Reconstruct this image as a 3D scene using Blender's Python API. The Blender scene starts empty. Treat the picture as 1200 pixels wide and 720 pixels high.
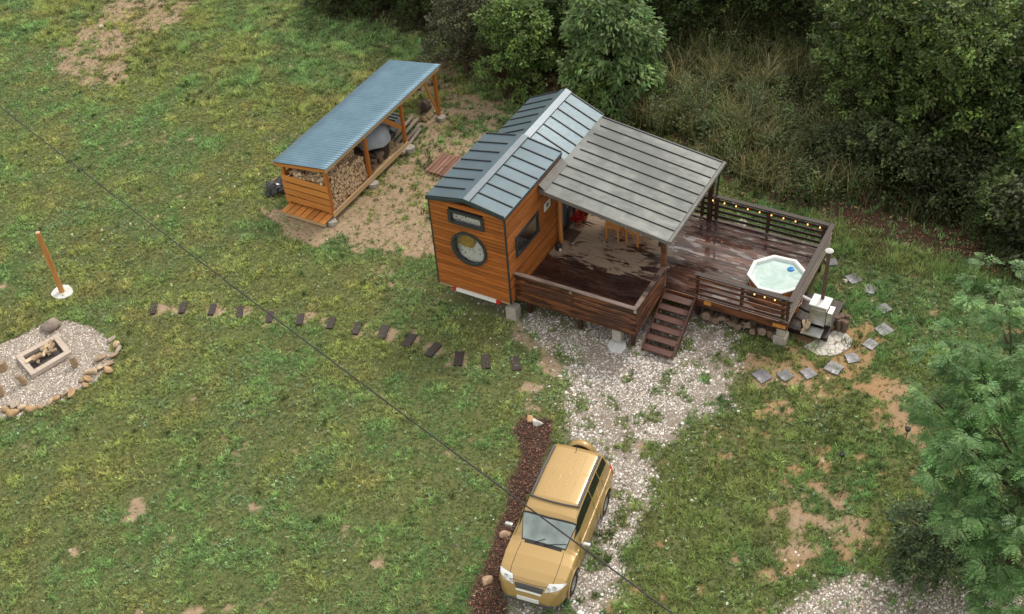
import bpy, math, random
import numpy as np
from mathutils import Vector, Matrix
R=random.Random(11); NR=np.random.default_rng(5)
sc=bpy.context.scene; COL=sc.collection
rad=math.radians
# ------------------------------------------------------------------ helpers
def link(o,parent=None):
    COL.objects.link(o)
    if parent is not None: o.parent=parent
    return o
def tag(o,label=None,cat=None,group=None,kind=None):
    if label: o['label']=label
    if cat: o['category']=cat
    if group: o['group']=group
    if kind: o['kind']=kind
    return o
def thing(name,label,cat,loc=(0,0,0),rz=0,group=None):
    o=bpy.data.objects.new(name,None); o.empty_display_size=.2; link(o); o.location=loc; o.rotation_euler=(0,0,rz)
    return tag(o,label,cat,group)
class MB:
    def __init__(s): s.v=[];s.f=[];s.m=[];s.sm=[]
    def add(s,vs,fs,mi=0,smooth=False):
        b=len(s.v); s.v+= [tuple(map(float,v)) for v in vs]
        for f in fs: s.f.append(tuple(i+b for i in f)); s.m.append(mi); s.sm.append(smooth)
        return s
    def box(s,x0,x1,y0,y1,z0,z1,mi=0,M=None):
        vs=[(x,y,z) for z in(z0,z1) for y in(y0,y1) for x in(x0,x1)]
        if M is not None: vs=[tuple(M@Vector(v)) for v in vs]
        return s.add(vs,[(0,2,3,1),(4,5,7,6),(0,1,5,4),(2,6,7,3),(0,4,6,2),(1,3,7,5)],mi)
    def beam(s,a,b,w,h,mi=0,up=(0,0,1)):
        a=Vector(a);b=Vector(b);d=(b-a);L=d.length;d.normalize();u=Vector(up)
        if abs(d.dot(u))>.98:u=Vector((0,1,0))
        x=d.cross(u).normalized();z=x.cross(d)
        M=Matrix((( x.x,d.x,z.x,a.x),(x.y,d.y,z.y,a.y),(x.z,d.z,z.z,a.z),(0,0,0,1)))
        return s.box(-w/2,w/2,0,L,-h/2,h/2,mi,M)
    def tube(s,pts,r,n=8,mi=0,cap=True,smooth=True):
        pts=[Vector(p) for p in pts]; k=len(pts); rs=r if isinstance(r,(list,tuple)) else [r]*k
        vs=[];x=None
        for i,p in enumerate(pts):
            d=(pts[min(i+1,k-1)]-pts[max(i-1,0)]).normalized()
            if x is None:
                x=d.cross(Vector((0,0,1)))
                if x.length<.01:x=Vector((1,0,0))
            x=(x-d*x.dot(d)).normalized(); y=d.cross(x)
            for j in range(n):
                a=2*math.pi*j/n; vs.append(p+(x*math.cos(a)+y*math.sin(a))*rs[i])
        fs=[(i*n+j,i*n+(j+1)%n,(i+1)*n+(j+1)%n,(i+1)*n+j) for i in range(k-1) for j in range(n)]
        s.add(vs,fs,mi,smooth)
        if cap:
            s.add(vs[:n],[tuple(range(n))[::-1]],mi); s.add(vs[-n:],[tuple(range(n))],mi)
        return s
    def prism(s,poly,z0,z1,mi=0,mt=None):
        n=len(poly); vs=[(x,y,z0) for x,y in poly]+[(x,y,z1) for x,y in poly]
        s.add(vs,[tuple(range(n))[::-1]],mi); s.add(vs,[tuple(range(n,2*n))],mi if mt is None else mt)
        return s.add(vs,[(i,(i+1)%n,n+(i+1)%n,n+i) for i in range(n)],mi)
    def lathe(s,prof,n=16,mi=0,c=(0,0),smooth=True,a0=0):
        vs=[(c[0]+r*math.cos(a0+2*math.pi*j/n),c[1]+r*math.sin(a0+2*math.pi*j/n),z) for r,z in prof for j in range(n)]
        k=len(prof); return s.add(vs,[(i*n+j,i*n+(j+1)%n,(i+1)*n+(j+1)%n,(i+1)*n+j) for i in range(k-1) for j in range(n)],mi,smooth)
    def build(s,name,mat,parent=None,loc=None,bev=0):
        me=bpy.data.meshes.new(name); me.from_pydata(s.v,[],s.f)
        for m in (mat if isinstance(mat,(list,tuple)) else [mat]): me.materials.append(m)
        me.polygons.foreach_set('material_index',s.m); me.polygons.foreach_set('use_smooth',s.sm)
        me.validate(); me.update()
        o=link(bpy.data.objects.new(name,me),parent)
        if loc is not None:o.location=loc
        if bev:
            b=o.modifiers.new('bev','BEVEL'); b.width=bev; b.segments=2; b.limit_method='ANGLE'
        return o
def npmesh(name,V,F,col,mat,parent=None,smooth=False):
    """V (n,3), F (m,k) index array, col (n,3) point colours"""
    me=bpy.data.meshes.new(name); n=len(V); m,k=F.shape
    me.vertices.add(n); me.vertices.foreach_set('co',np.ascontiguousarray(V,dtype=np.float32).ravel())
    me.loops.add(m*k); me.loops.foreach_set('vertex_index',np.ascontiguousarray(F,dtype=np.int32).ravel())
    me.polygons.add(m); me.polygons.foreach_set('loop_start',np.arange(0,m*k,k,dtype=np.int32))
    try: me.polygons.foreach_set('loop_total',np.full(m,k,dtype=np.int32))
    except Exception: pass
    if smooth: me.polygons.foreach_set('use_smooth',np.ones(m,dtype=bool))
    if col is not None:
        a=me.attributes.new('col','FLOAT_COLOR','POINT'); c=np.ones((n,4),dtype=np.float32); c[:,:3]=col; a.data.foreach_set('color',c.ravel())
    me.update(); me.validate(); me.materials.append(mat)
    return link(bpy.data.objects.new(name,me),parent)
def copy_tree(o,parent=None):
    c=o.copy(); COL.objects.link(c); c.parent=parent
    for ch in list(o.children): copy_tree(ch,c)
    return c
# ------------------------------------------------------------------ materials
class NT:
    def __init__(s,name):
        s.m=bpy.data.materials.new(name); s.m.use_nodes=True; s.n=s.m.node_tree.nodes; s.l=s.m.node_tree.links
        s.b=s.n['Principled BSDF']; s.out=s.n['Material Output']
    def N(s,t,**k):
        n=s.n.new(t)
        for a,v in k.items():
            if a in n.inputs.keys() or a.replace('_',' ') in n.inputs.keys(): n.inputs[a if a in n.inputs.keys() else a.replace('_',' ')].default_value=v
            else: setattr(n,a,v)
        return n
    def L(s,a,b): s.l.new(a,b)
    def coord(s,scale=(1,1,1),kind='Object'):
        t=s.N('ShaderNodeTexCoord'); m=s.N('ShaderNodeMapping'); m.inputs['Scale'].default_value=scale; s.L(t.outputs[kind],m.inputs[0]); return m.outputs[0]
    def noise(s,sc_,det=4,rough=.55,vec=None,dist=0):
        n=s.N('ShaderNodeTexNoise'); n.inputs['Scale'].default_value=sc_; n.inputs['Detail'].default_value=det; n.inputs['Roughness'].default_value=rough; n.inputs['Distortion'].default_value=dist
        if vec is not None:s.L(vec,n.inputs['Vector'])
        return n.outputs['Fac']
    def ramp(s,fac,stops):
        r=s.N('ShaderNodeValToRGB'); e=r.color_ramp.elements
        while len(e)<len(stops): e.new(.5)
        for i,(p,c) in enumerate(stops): e[i].position=p; e[i].color=(*c,1) if len(c)==3 else c
        s.L(fac,r.inputs[0]); return r.outputs[0]
    def mix(s,f,a,b,bt='MIX'):
        m=s.N('ShaderNodeMix',data_type='RGBA',blend_type=bt)
        for i,v in ((0,f),(6,a),(7,b)):
            if isinstance(v,(int,float)): m.inputs[i].default_value=v
            elif isinstance(v,tuple): m.inputs[i].default_value=(*v,1) if len(v)==3 else v
            else: s.L(v,m.inputs[i])
        return m.outputs[2]
    def math(s,op,a,b=0,c=0,clamp=False):
        m=s.N('ShaderNodeMath',operation=op); m.use_clamp=clamp
        for i,v in enumerate((a,b,c)):
            if isinstance(v,(int,float)): m.inputs[i].default_value=v
            else: s.L(v,m.inputs[i])
        return m.outputs[0]
    def bump(s,h,st=.3,d=.02):
        b=s.N('ShaderNodeBump'); b.inputs['Strength'].default_value=st; b.inputs['Distance'].default_value=d; s.L(h,b.inputs['Height']); s.L(b.outputs[0],s.b.inputs['Normal'])
    def set(s,**k):
        for a,v in k.items():
            i=s.b.inputs[a.replace('_',' ')]
            if isinstance(v,(int,float)): i.default_value=v
            elif isinstance(v,tuple): i.default_value=(*v,1) if len(v)==3 else v
            else: s.L(v,i)
        return s.m
def plain(name,c,rough=.6,var=.25,sc_=6,metal=0,bump=.0,spec=.5,coat=0):
    t=NT(name); n=t.noise(sc_,5,.6,t.coord()); lo=tuple(x*(1-var) for x in c); hi=tuple(min(1,x*(1+var)) for x in c)
    t.set(Base_Color=t.ramp(n,[(.3,lo),(.7,hi)]),Roughness=rough,Metallic=metal,Specular_IOR_Level=spec,Coat_Weight=coat)
    if bump:t.bump(t.noise(sc_*6,4,.6,t.coord()),bump,.01)
    return t.m
def wood(name,c1,c2,axis='x',rough=.6,fine=1,patch=None,pc=(.1,.05,.03)):
    t=NT(name); s={'x':(.35,7,7),'y':(7,.35,7),'z':(7,7,.35)}[axis]; s=tuple(q*fine for q in s)
    a=t.noise(3.2,6,.65,t.coord(s),.6); b=t.noise(.9,3,.5,t.coord((1,1,1)))
    c=t.ramp(a,[(.28,c1),(.72,c2)]); c=t.mix(t.math('MULTIPLY',b,.35),c,tuple(x*.55 for x in c1))
    # board to board change of tone
    oi=t.N('ShaderNodeObjectInfo'); w=t.N('ShaderNodeNewGeometry')
    v=t.math('MULTIPLY_ADD',w.outputs['Random Per Island'],.5,.72); hs=t.N('ShaderNodeHueSaturation'); t.L(c,hs.inputs['Color']); t.L(v,hs.inputs['Value']); c=hs.outputs[0]
    if patch:
        p=t.noise(patch,5,.65,t.coord((.28,2,2.2) if axis=='x' else (2,.28,2.2)),.1); c=t.mix(t.ramp(p,[(.47,(0,0,0)),(.56,(1,1,1))]),c,pc)
    t.set(Base_Color=c,Roughness=rough); t.bump(a,.35,.006); return t.m
M={}
M['siding_x']=wood('siding_front',(.24,.062,.012),(.58,.20,.045),'x',.5)
M['siding_y']=wood('siding_side',(.28,.075,.014),(.62,.23,.055),'y',.5)
M['shedwood']=wood('larch_oiled',(.42,.15,.03),(.66,.29,.07),'x',.6)
M['shedpost']=wood('larch_post',(.36,.11,.02),(.55,.2,.04),'z',.6)
M['palewood']=wood('pale_board',(.48,.32,.17),(.68,.5,.3),'y',.7)
M['fence_x']=wood('weathered_stain',(.028,.012,.009),(.10,.038,.022),'x',.42,patch=3.4,pc=(.17,.062,.024))
M['fence_y']=wood('weathered_stain_side',(.035,.015,.010),(.12,.045,.024),'y',.42,patch=3.2,pc=(.21,.08,.03))
M['darkwood_x']=wood('dark_stain',(.015,.009,.008),(.048,.025,.020),'x',.55)
M['darkwood_y']=wood('dark_stain_side',(.02,.013,.012),(.06,.038,.032),'y',.55)
M['darkwood_z']=wood('dark_stain_post',(.025,.012,.009),(.08,.034,.022),'z',.45)
M['capwood_x']=wood('weathered_cap',(.11,.07,.055),(.22,.16,.14),'x',.5,patch=1.1,pc=(.05,.03,.024))
M['stairwood']=wood('stair_stain',(.045,.016,.012),(.14,.05,.035),'x',.4)
M['framewood']=wood('bleached_board',(.42,.34,.28),(.66,.57,.50),'x',.8)
M['greywood']=wood('grey_board',(.2,.16,.13),(.42,.36,.31),'y',.75)
M['redboard']=wood('old_painted_boards',(.13,.06,.04),(.32,.17,.12),'y',.8,fine=.6)
M['log']=wood('round_log',(.42,.16,.04),(.66,.32,.10),'z',.6)
M['oldend']=wood('old_log_end',(.13,.09,.065),(.30,.22,.16),'x',.85)
M['split']=wood('split_wood',(.60,.43,.25),(.86,.70,.50),'x',.75)
M['innerbark']=plain('light_bark',(.34,.24,.15),.9,.35,14,bump=.4)
M['bark']=plain('bark',(.13,.09,.065),.9,.45,14,bump=.6)
M['trunk']=plain('tree_bark',(.09,.065,.045),.95,.4,8,bump=.7)
M['orangewood']=wood('orange_furniture',(.5,.2,.04),(.72,.33,.08),'z',.5)
M['black']=plain('black_metal',(.02,.02,.022),.45,.3)
M['anth']=plain('anthracite_frame',(.035,.04,.045),.4,.15)
M['rubber']=plain('rubber',(.025,.024,.023),.85,.3)
M['concrete']=plain('concrete',(.38,.35,.31),.9,.25,9,bump=.4)
M['concrete_pale']=plain('pale_concrete',(.62,.62,.62),.85,.12,5,bump=.2)
M['white']=plain('white_plastic',(.78,.79,.78),.35,.05)
M['red']=plain('red_plastic',(.55,.03,.02),.35,.1)
M['terracotta']=plain('terracotta',(.5,.2,.08),.8,.15)
M['steel']=plain('brushed_steel',(.55,.55,.54),.35,.2,5,metal=.85)
M['rust']=plain('rusted_pipe',(.10,.055,.04),.7,.5,9)
M['blueplastic']=plain('blue_plastic',(.02,.23,.62),.35,.1)
M['mat']=plain('coir_mat',(.10,.06,.035),.95,.4,30,bump=.5)
M['tarp']=plain('white_tarp',(.33,.38,.43),.5,.12,3)
def slate():
    t=NT('wet_slate'); n=t.noise(3,5,.6,t.coord((1,1,1),'Object')); oi=t.N('ShaderNodeObjectInfo')
    c=t.ramp(n,[(.35,(.10,.10,.12)),(.6,(.17,.17,.19)),(.68,(.42,.44,.48))])
    t.set(Base_Color=c,Roughness=t.ramp(n,[(.3,(.6,)*3),(.6,(.28,)*3)])); t.bump(t.noise(18,4,.6,t.coord()),.3,.01); return t.m
M['slate']=slate()
def colattr(name,rough=.7,trans=0,var=0,spec=.4,bumps=0):
    t=NT(name); a=t.N('ShaderNodeAttribute'); a.attribute_name='col'; c=a.outputs['Color']
    if var:
        n=t.noise(var,4,.6,t.coord()); c=t.mix(1,c,t.ramp(n,[(.3,(.7,)*3),(.7,(1.25,)*3)]),'MULTIPLY')
    t.set(Base_Color=c,Roughness=rough,Specular_IOR_Level=spec)
    if bumps:t.bump(t.noise(bumps,4,.6,t.coord()),.4,.01)
    if trans:
        tr=t.N('ShaderNodeBsdfTranslucent'); hs=t.N('ShaderNodeHueSaturation',Saturation=1.1,Value=1.3); t.L(c,hs.inputs['Color']); t.L(hs.outputs[0],tr.inputs[0])
        mx=t.N('ShaderNodeMixShader'); mx.inputs[0].default_value=trans; t.L(t.b.outputs[0],mx.inputs[1]); t.L(tr.outputs[0],mx.inputs[2]); t.L(mx.outputs[0],t.out.inputs[0])
    return t.m
M['leafcol']=colattr('leaf',.5,.3)
M['grasscol']=colattr('grass_blade',.6,.25,spec=.25)
M['stonecol']=colattr('pebble',.7,0,30,bumps=25)
M['rockcol']=colattr('rock',.85,0,7,bumps=14)
M['chipcol']=colattr('chip',.8)
def glassmat(name,tint=(.8,.85,.86),rough=.03,t_=.75):
    t=NT(name); g=t.N('ShaderNodeBsdfGlossy',Roughness=rough); tr=t.N('ShaderNodeBsdfTransparent'); tr.inputs[0].default_value=(*tint,1)
    lw=t.N('ShaderNodeLayerWeight',Blend=.25); f=t.math('MULTIPLY_ADD',lw.outputs['Fresnel'],.8,1-t_,clamp=True)
    mx=t.N('ShaderNodeMixShader'); t.L(f,mx.inputs[0]); t.L(tr.outputs[0],mx.inputs[1]); t.L(g.outputs[0],mx.inputs[2]); t.L(mx.outputs[0],t.out.inputs[0]); return t.m
M['glass']=glassmat('window_glass',(.95,.97,.97),.03,.93)
M['carglass']=glassmat('car_glass',(.18,.21,.21),.04,.72)
M['screen']=glassmat('windscreen_glass',(.45,.5,.5),.06,.5)
def metalroof():
    t=NT('blue_grey_metal'); n=t.noise(1.2,4,.6,t.coord()); f=t.noise(9,4,.6,t.coord())
    c=t.ramp(n,[(.3,(.042,.082,.108)),(.7,(.066,.115,.148))]); t.set(Base_Color=c,Roughness=t.ramp(f,[(.3,(.40,)*3),(.7,(.48,)*3)]),Metallic=.4,Specular_IOR_Level=.6,Coat_Weight=.35,Coat_Roughness=.38); return t.m
M['roof']=metalroof()
M['ridge']=plain('ridge_lit_side',(.12,.15,.18),.4,.1,4,metal=.4)  # paler metal for the cap's right side, its brighter light put into the colour
def canopy():
    t=NT('canopy_metal_wet'); n=t.noise(.42,4,.6,t.coord((1,.8,1)),.5); f=t.noise(5,5,.65,t.coord((.6,1.6,1)))
    w=t.math('ADD',t.math('MULTIPLY',n,.72),t.math('MULTIPLY',f,.28))
    c=t.ramp(w,[(.36,(.07,.082,.078)),(.52,(.11,.125,.12)),(.66,(.18,.20,.21))])
    t.set(Base_Color=c,Roughness=t.ramp(w,[(.42,(.55,)*3),(.60,(.27,)*3)]),Metallic=.15,Specular_IOR_Level=.6); return t.m
M['canopy']=canopy(); M['fascia']=plain('grey_fascia',(.15,.145,.135),.5,.2,3)
def corr():
    t=NT('corrugated_blue'); n=t.noise(1.5,4,.6,t.coord()); f=t.noise(22,3,.7,t.coord())
    c=t.ramp(n,[(.3,(.10,.19,.26)),(.7,(.145,.245,.32))]); c=t.mix(t.ramp(f,[(.68,(0,0,0)),(.78,(.5,.5,.5))]),c,(.35,.42,.47))
    t.set(Base_Color=c,Roughness=.42,Metallic=.3,Specular_IOR_Level=.5); return t.m
M['corr']=corr()
def deckmat():
    t=NT('deck_boards_rain'); tc=t.N('ShaderNodeTexCoord'); sp=t.N('ShaderNodeSeparateXYZ'); t.L(tc.outputs['Object'],sp.inputs[0]); x,y=sp.outputs[0],sp.outputs[1]
    grain=t.noise(3,6,.65,t.coord((.5,8,8)),.5)
    n1=t.noise(1.1,6,.7,t.coord((.8,1.7,1)),.6); n2=t.noise(2.6,6,.7,t.coord((.6,2.2,1)),.8)
    def sm(v,a,b): m=t.N('ShaderNodeMapRange'); m.interpolation_type='SMOOTHSTEP'; t.L(v,m.inputs[0]); m.inputs[1].default_value=a; m.inputs[2].default_value=b; return m.outputs[0]
    d=t.math('MULTIPLY',sm(y,1.5,2.7),sm(x,7.9,5.0)); d=t.math('MULTIPLY',d,sm(x,1.2,2.0))
    d=t.math('MULTIPLY_ADD',n1,1.5,t.math('MULTIPLY_ADD',n2,1.5,t.math('SUBTRACT',d,2.32)))
    dry=t.ramp(d,[(.0,(0,0,0)),(.10,(1,1,1))]); g=t.N('ShaderNodeNewGeometry')
    wet=t.ramp(grain,[(.25,(.022,.011,.009)),(.75,(.085,.042,.034))]); worn=t.noise(1.6,5,.7,t.coord((.7,3,1)),.4); wet=t.mix(t.ramp(worn,[(.5,(0,0,0)),(.68,(.8,.8,.8))]),wet,(.17,.085,.06))
    hs=t.N('ShaderNodeHueSaturation'); t.L(wet,hs.inputs['Color']); t.L(t.math('MULTIPLY_ADD',g.outputs['Random Per Island'],.8,.6),hs.inputs['Value'])
    dc=t.ramp(grain,[(.25,(.24,.17,.12)),(.75,(.44,.34,.25))])
    t.set(Base_Color=t.mix(dry,hs.outputs[0],dc),Roughness=t.mix(dry,t.ramp(t.noise(1.3,4,.6,t.coord((1,2.5,1))),[(.42,(.34,)*3),(.56,(.07,)*3)]),(.85,)*3),Specular_IOR_Level=.55,Coat_Weight=t.math('MULTIPLY',t.ramp(t.noise(2.6,3,.5,t.coord((.7,2.2,1))),[(.56,(0,0,0)),(.60,(1,1,1))]),t.math('SUBTRACT',1,dry)),Coat_Roughness=.02,Coat_IOR=1.9)
    t.bump(grain,.3,.004); return t.m
M['deck']=deckmat()
def emis(name,c,s):
    t=NT(name); t.set(Base_Color=c,Emission_Color=c,Emission_Strength=s); return t.m
M['bulb']=emis('warm_bulb',(1,.42,.14),2.6); M['bulb_off']=plain('clear_bulb',(.85,.75,.45),.2,.1)
def water():
    t=NT('tub_water'); n=t.noise(2.2,4,.6,t.coord(),1.2); t.set(Base_Color=t.ramp(n,[(.35,(.36,.52,.48)),(.65,(.56,.68,.65))]),Roughness=.12,Specular_IOR_Level=.5); t.bump(t.noise(5,3,.5,t.coord()),.35,.03); return t.m
M['water']=water()
M['shell']=plain('tub_shell',(.80,.84,.83),.25,.03)
def floral():
    t=NT('floral_cloth'); v=t.N('ShaderNodeTexVoronoi',Scale=11); t.L(t.coord(),v.inputs[0]); hs=t.N('ShaderNodeHueSaturation',Saturation=1.3,Value=.6); t.L(v.outputs['Color'],hs.inputs['Color'])
    f=t.ramp(v.outputs['Distance'],[(.22,(1,1,1)),(.32,(0,0,0))]); t.set(Base_Color=t.mix(f,(.78,.78,.76),t.mix(.45,hs.outputs[0],(.35,.16,.16))),Roughness=.8); return t.m
M['floral']=floral(); M['mustard']=plain('mustard_cloth',(.45,.27,.06),.9,.2,12)
M['inner']=plain('interior_panel',(.45,.3,.18),.7,.15)
# ------------------------------------------------------------------ noise + zones
LAT=NR.random((8,256,256))
def vn(x,y,s,k=0):
    x=x/s+17.3*k; y=y/s+9.1*k; xi=np.floor(x).astype(int); yi=np.floor(y).astype(int); fx=x-xi; fy=y-yi; fx=fx*fx*(3-2*fx); fy=fy*fy*(3-2*fy)
    l=LAT[k%8]; a=l[yi&255,xi&255]; b=l[yi&255,(xi+1)&255]; c=l[(yi+1)&255,xi&255]; d=l[(yi+1)&255,(xi+1)&255]
    return (a*(1-fx)+b*fx)*(1-fy)+(c*(1-fx)+d*fx)*fy
def fb(x,y,s,k=0,o=4,g=.55):
    t=0;w=1;W=0
    for i in range(o): t=t+w*vn(x,y,s/2**i,k+i); W+=w; w*=g
    return t/W
def sd(x,y,poly):
    """signed distance, positive inside"""
    d=np.full(x.shape,1e9); ins=np.zeros(x.shape,bool); n=len(poly)
    for i in range(n):
        ax,ay=poly[i]; bx,by=poly[(i+1)%n]; ex,ey=bx-ax,by-ay; t=np.clip(((x-ax)*ex+(y-ay)*ey)/(ex*ex+ey*ey+1e-12),0,1)
        d=np.minimum(d,np.hypot(x-ax-t*ex,y-ay-t*ey)); c=((ay>y)!=(by>y))&(x<(bx-ax)*(y-ay)/((by-ay) if by!=ay else 1e-12)+ax); ins^=c
    return np.where(ins,d,-d)
def sstep(a,b,x): t=np.clip((x-a)/(b-a),0,1); return t*t*(3-2*t)
def XY(l): return [(q[0],q[1]) for q in l]
Z_GRAVEL=XY([(0.01,0.54),(2.03,0.83),(5.83,1.58),(7.25,2.78),(8.76,2.39),(9.50,0.69),(9.76,-0.29),(9.43,-1.22),(8.74,-1.83),(8.64,-3.22),(9.21,-4.23),(9.31,-5.54),(9.30,-6.54),(9.32,-7.36),(9.58,-8.42),(7.29,-9.67),(6.97,-8.78),(6.57,-7.87),(6.22,-6.88),(6.23,-5.02),(5.71,-3.25),(5.12,-2.46),(4.82,-1.48),(3.73,-0.61),(2.23,-0.07),(0.95,0.08)])
Z_ROAD=XY([(11.84,-7.31),(12.61,-6.02),(13.45,-4.81),(14.79,-3.74),(16.10,-3.36),(17.05,-3.22),(18.01,-3.25),(18.97,-3.43),(19.27,-5.22),(12.28,-8.45)])
Z_PIT=XY([(-11.69,-9.15),(-11.71,-8.14),(-11.30,-7.49),(-10.80,-6.20),(-10.24,-5.72),(-9.26,-5.62),(-8.32,-5.87),(-7.58,-6.44),(-7.40,-7.43),(-7.90,-8.66),(-8.62,-9.63),(-9.58,-10.08),(-10.83,-9.92)])
Z_MULCH=XY([(4.48,-3.33),(5.45,-2.99),(5.93,-3.84),(6.15,-5.06),(6.33,-6.53),(6.58,-7.72),(6.89,-8.54),(7.48,-9.45),(6.60,-9.88),(6.21,-8.88),(6.06,-7.69),(5.73,-6.51),(5.42,-5.40),(5.16,-4.54),(4.58,-3.96)])
Z_FOREST=XY([(-27.58,32.70),(-15.62,15.81),(-13.87,14.62),(-8.60,14.47),(-5.76,12.09),(-3.29,11.47),(-0.54,11.58),(2.65,10.95),(5.49,9.86),(7.60,9.05),(10.28,8.71),(12.98,8.66),(14.04,8.58),(16.34,8.27),(20.30,8.00),(16.37,47.51)])
Z_DIRT=[(XY([(-8.04,1.44),(-6.91,1.73),(-5.62,1.68),(-5.55,4.17),(-5.36,6.56),(-7.11,10.69),(-6.81,11.16),(-4.87,10.81),(-2.96,10.30),(-2.41,8.06),(-2.93,6.50),(-3.05,4.77),(-2.60,3.37),(-1.55,2.08),(-2.85,1.11),(-3.87,1.04),(-4.81,0.53),(-6.85,0.93)]),.86),
 (XY([(-23.15,6.85),(-23.93,9.93),(-24.58,12.29),(-20.99,13.70),(-20.03,10.83),(-20.66,8.81),(-19.24,6.22),(-20.29,5.35),(-21.62,5.74)]),.85),
 (XY([(2.33,-0.14),(2.74,-0.04),(3.86,-0.43),(4.89,-1.14),(4.90,-1.59),(3.69,-1.07),(2.96,-0.77)]),1.1),
 (XY([(3.72,-2.07),(4.64,-1.94),(5.23,-2.98),(4.53,-3.17)]),.6),
 (XY([(11.65,-0.96),(12.30,-0.82),(13.37,-2.84),(12.72,-2.85),(12.07,-2.23)]),.55),
 (XY([(12.79,2.23),(13.66,2.08),(14.98,0.44),(14.11,0.37),(13.26,1.00)]),.6),
 (XY([(12.18,7.20),(12.94,7.27),(13.17,6.63),(12.66,6.44)]),.8),
 (XY([(11.60,-5.29),(12.46,-3.72),(14.03,-2.53),(14.69,-3.37),(13.70,-4.27),(12.45,-5.57)]),.42),
 (XY([(-3.81,-10.71),(-3.20,-10.16),(-2.49,-10.46),(-2.88,-11.01)]),.7),
 (XY([(10.27,2.80),(11.16,3.61),(12.03,3.61),(12.23,2.53),(11.26,2.08)]),.7),
 (XY([(9.32,1.18),(11.16,2.42),(11.74,1.74),(10.06,0.51)]),.45),
 (XY([(3.00,-9.02),(3.66,-8.85),(4.04,-9.24),(3.60,-9.54)]),.45),
 (XY([(-8.40,10.85),(-7.67,12.59),(-6.19,11.77),(-6.51,9.72)]),.6)]
Z_PLANKS=[(-8.02,-4.20),(-7.17,-3.77),(-6.26,-3.45),(-5.39,-3.17),(-4.39,-2.97),(-3.45,-2.66),(-2.48,-2.40),(-1.62,-2.28),(-0.79,-2.07),(0.12,-2.05),(0.99,-2.11),(1.87,-2.11),(2.64,-1.88),(3.47,-1.58)]
Z_SPOTS=[(-3.48,-12.45),(-2.40,-12.57),(-0.49,-10.35),(-1.46,-10.82),(-2.85,-10.78),(-0.24,-9.13),(0.27,-7.98),(1.29,-8.73),(-0.76,-12.96),(0.44,-12.40),(1.19,-11.87),(-13.27,-5.34),(-18.70,1.20),(-25.47,6.85),(3.61,-9.16),(-7.54,0.41)]
def zones(x,y):
    n1=fb(x,y,1.4,1); n2=fb(x,y,.5,3); n3=fb(x,y,4.5,5)
    wob=(n1-.5)*1.1+(n2-.5)*.5
    gr=sstep(-.2,.5,sd(x,y,Z_GRAVEL)+wob*1.3); rd=sstep(-.15,.5,sd(x,y,Z_ROAD)+wob*.9); pit=sstep(-.03,.06,sd(x,y,Z_PIT)+(n2-.5)*.12)
    mu=sstep(-.05,.15,sd(x,y,Z_MULCH)+wob*.35); gr=gr*(1-mu*.95)
    fo=sstep(-.9,.2,sd(x,y,Z_FOREST)+wob*1.6)
    di=np.zeros_like(x)
    for p,w in Z_DIRT: di=np.maximum(di,w*sstep(-.5,.35,sd(x,y,p)+wob*.6))
    for q in Z_PLANKS: di=np.maximum(di,.75*sstep(.52,.2,np.hypot(x-q[0],y-q[1])+(n2-.5)*.5))
    for q in Z_SPOTS: di=np.maximum(di,.62*sstep(.38,.0,np.hypot(x-q[0],y-q[1])+(n2-.5)*.4))
    di=di+sstep(.58,.78,n3)*.34+sstep(.60,.74,n1)*.24
    # thin patchy lawn on the right and far side of the plot
    di=di+sstep(6.5,9.5,x-.25*(y+4))*.22*(y<6)
    # grass islands inside the gravel
    isl=sstep(.57,.66,fb(x,y,.9,2))*sstep(1.7,.1,sd(x,y,Z_GRAVEL)+.12*(y+1.5)+.2); isl2=sstep(.60,.69,fb(x+5,y,.5,6))
    gr=gr*(1-.85*np.maximum(isl,isl2*.8)); rd=rd*(1-.85*isl2)
    dirt=sstep(.40,.64,di*.66+(fb(x,y,.35,4)-.5)*1.25+(fb(x,y,1.1,0)-.5)*.45+.06)
    return gr,rd,pit,mu,fo,dirt
def height(x,y):
    b=(fb(x,y,3,2)-.5)*.10+(fb(x,y,.5,6,3)-.5)*.05
    near=np.exp(-(np.maximum(0,np.hypot(np.maximum(0,np.abs(x-3.5)-7.5),np.maximum(0,np.abs(y-2)-5.5)))/3)**2)
    far=sstep(15,60,np.hypot(x-2,y))
    return b*(1-.75*near)-.02+far*(fb(x,y,30,1)-.5)*1.5
xs=np.concatenate([-np.geomspace(600,31,26),np.arange(-30,22,.085),np.geomspace(22.2,600,26)])
ys=np.concatenate([-np.geomspace(600,20,26),np.arange(-19,27,.085),np.geomspace(27.2,600,26)])
GX,GY=np.meshgrid(xs,ys); gz=height(GX,GY); gr,rd,pit,mu,fo,dirt=zones(GX,GY)
V=np.stack([GX.ravel(),GY.ravel(),(gz+mu*.04).ravel()],1); nx,ny=len(xs),len(ys)
I=(np.arange(ny-1)[:,None]*nx+np.arange(nx-1)[None,:]).ravel(); F=np.stack([I,I+1,I+nx+1,I+nx],1)
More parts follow.
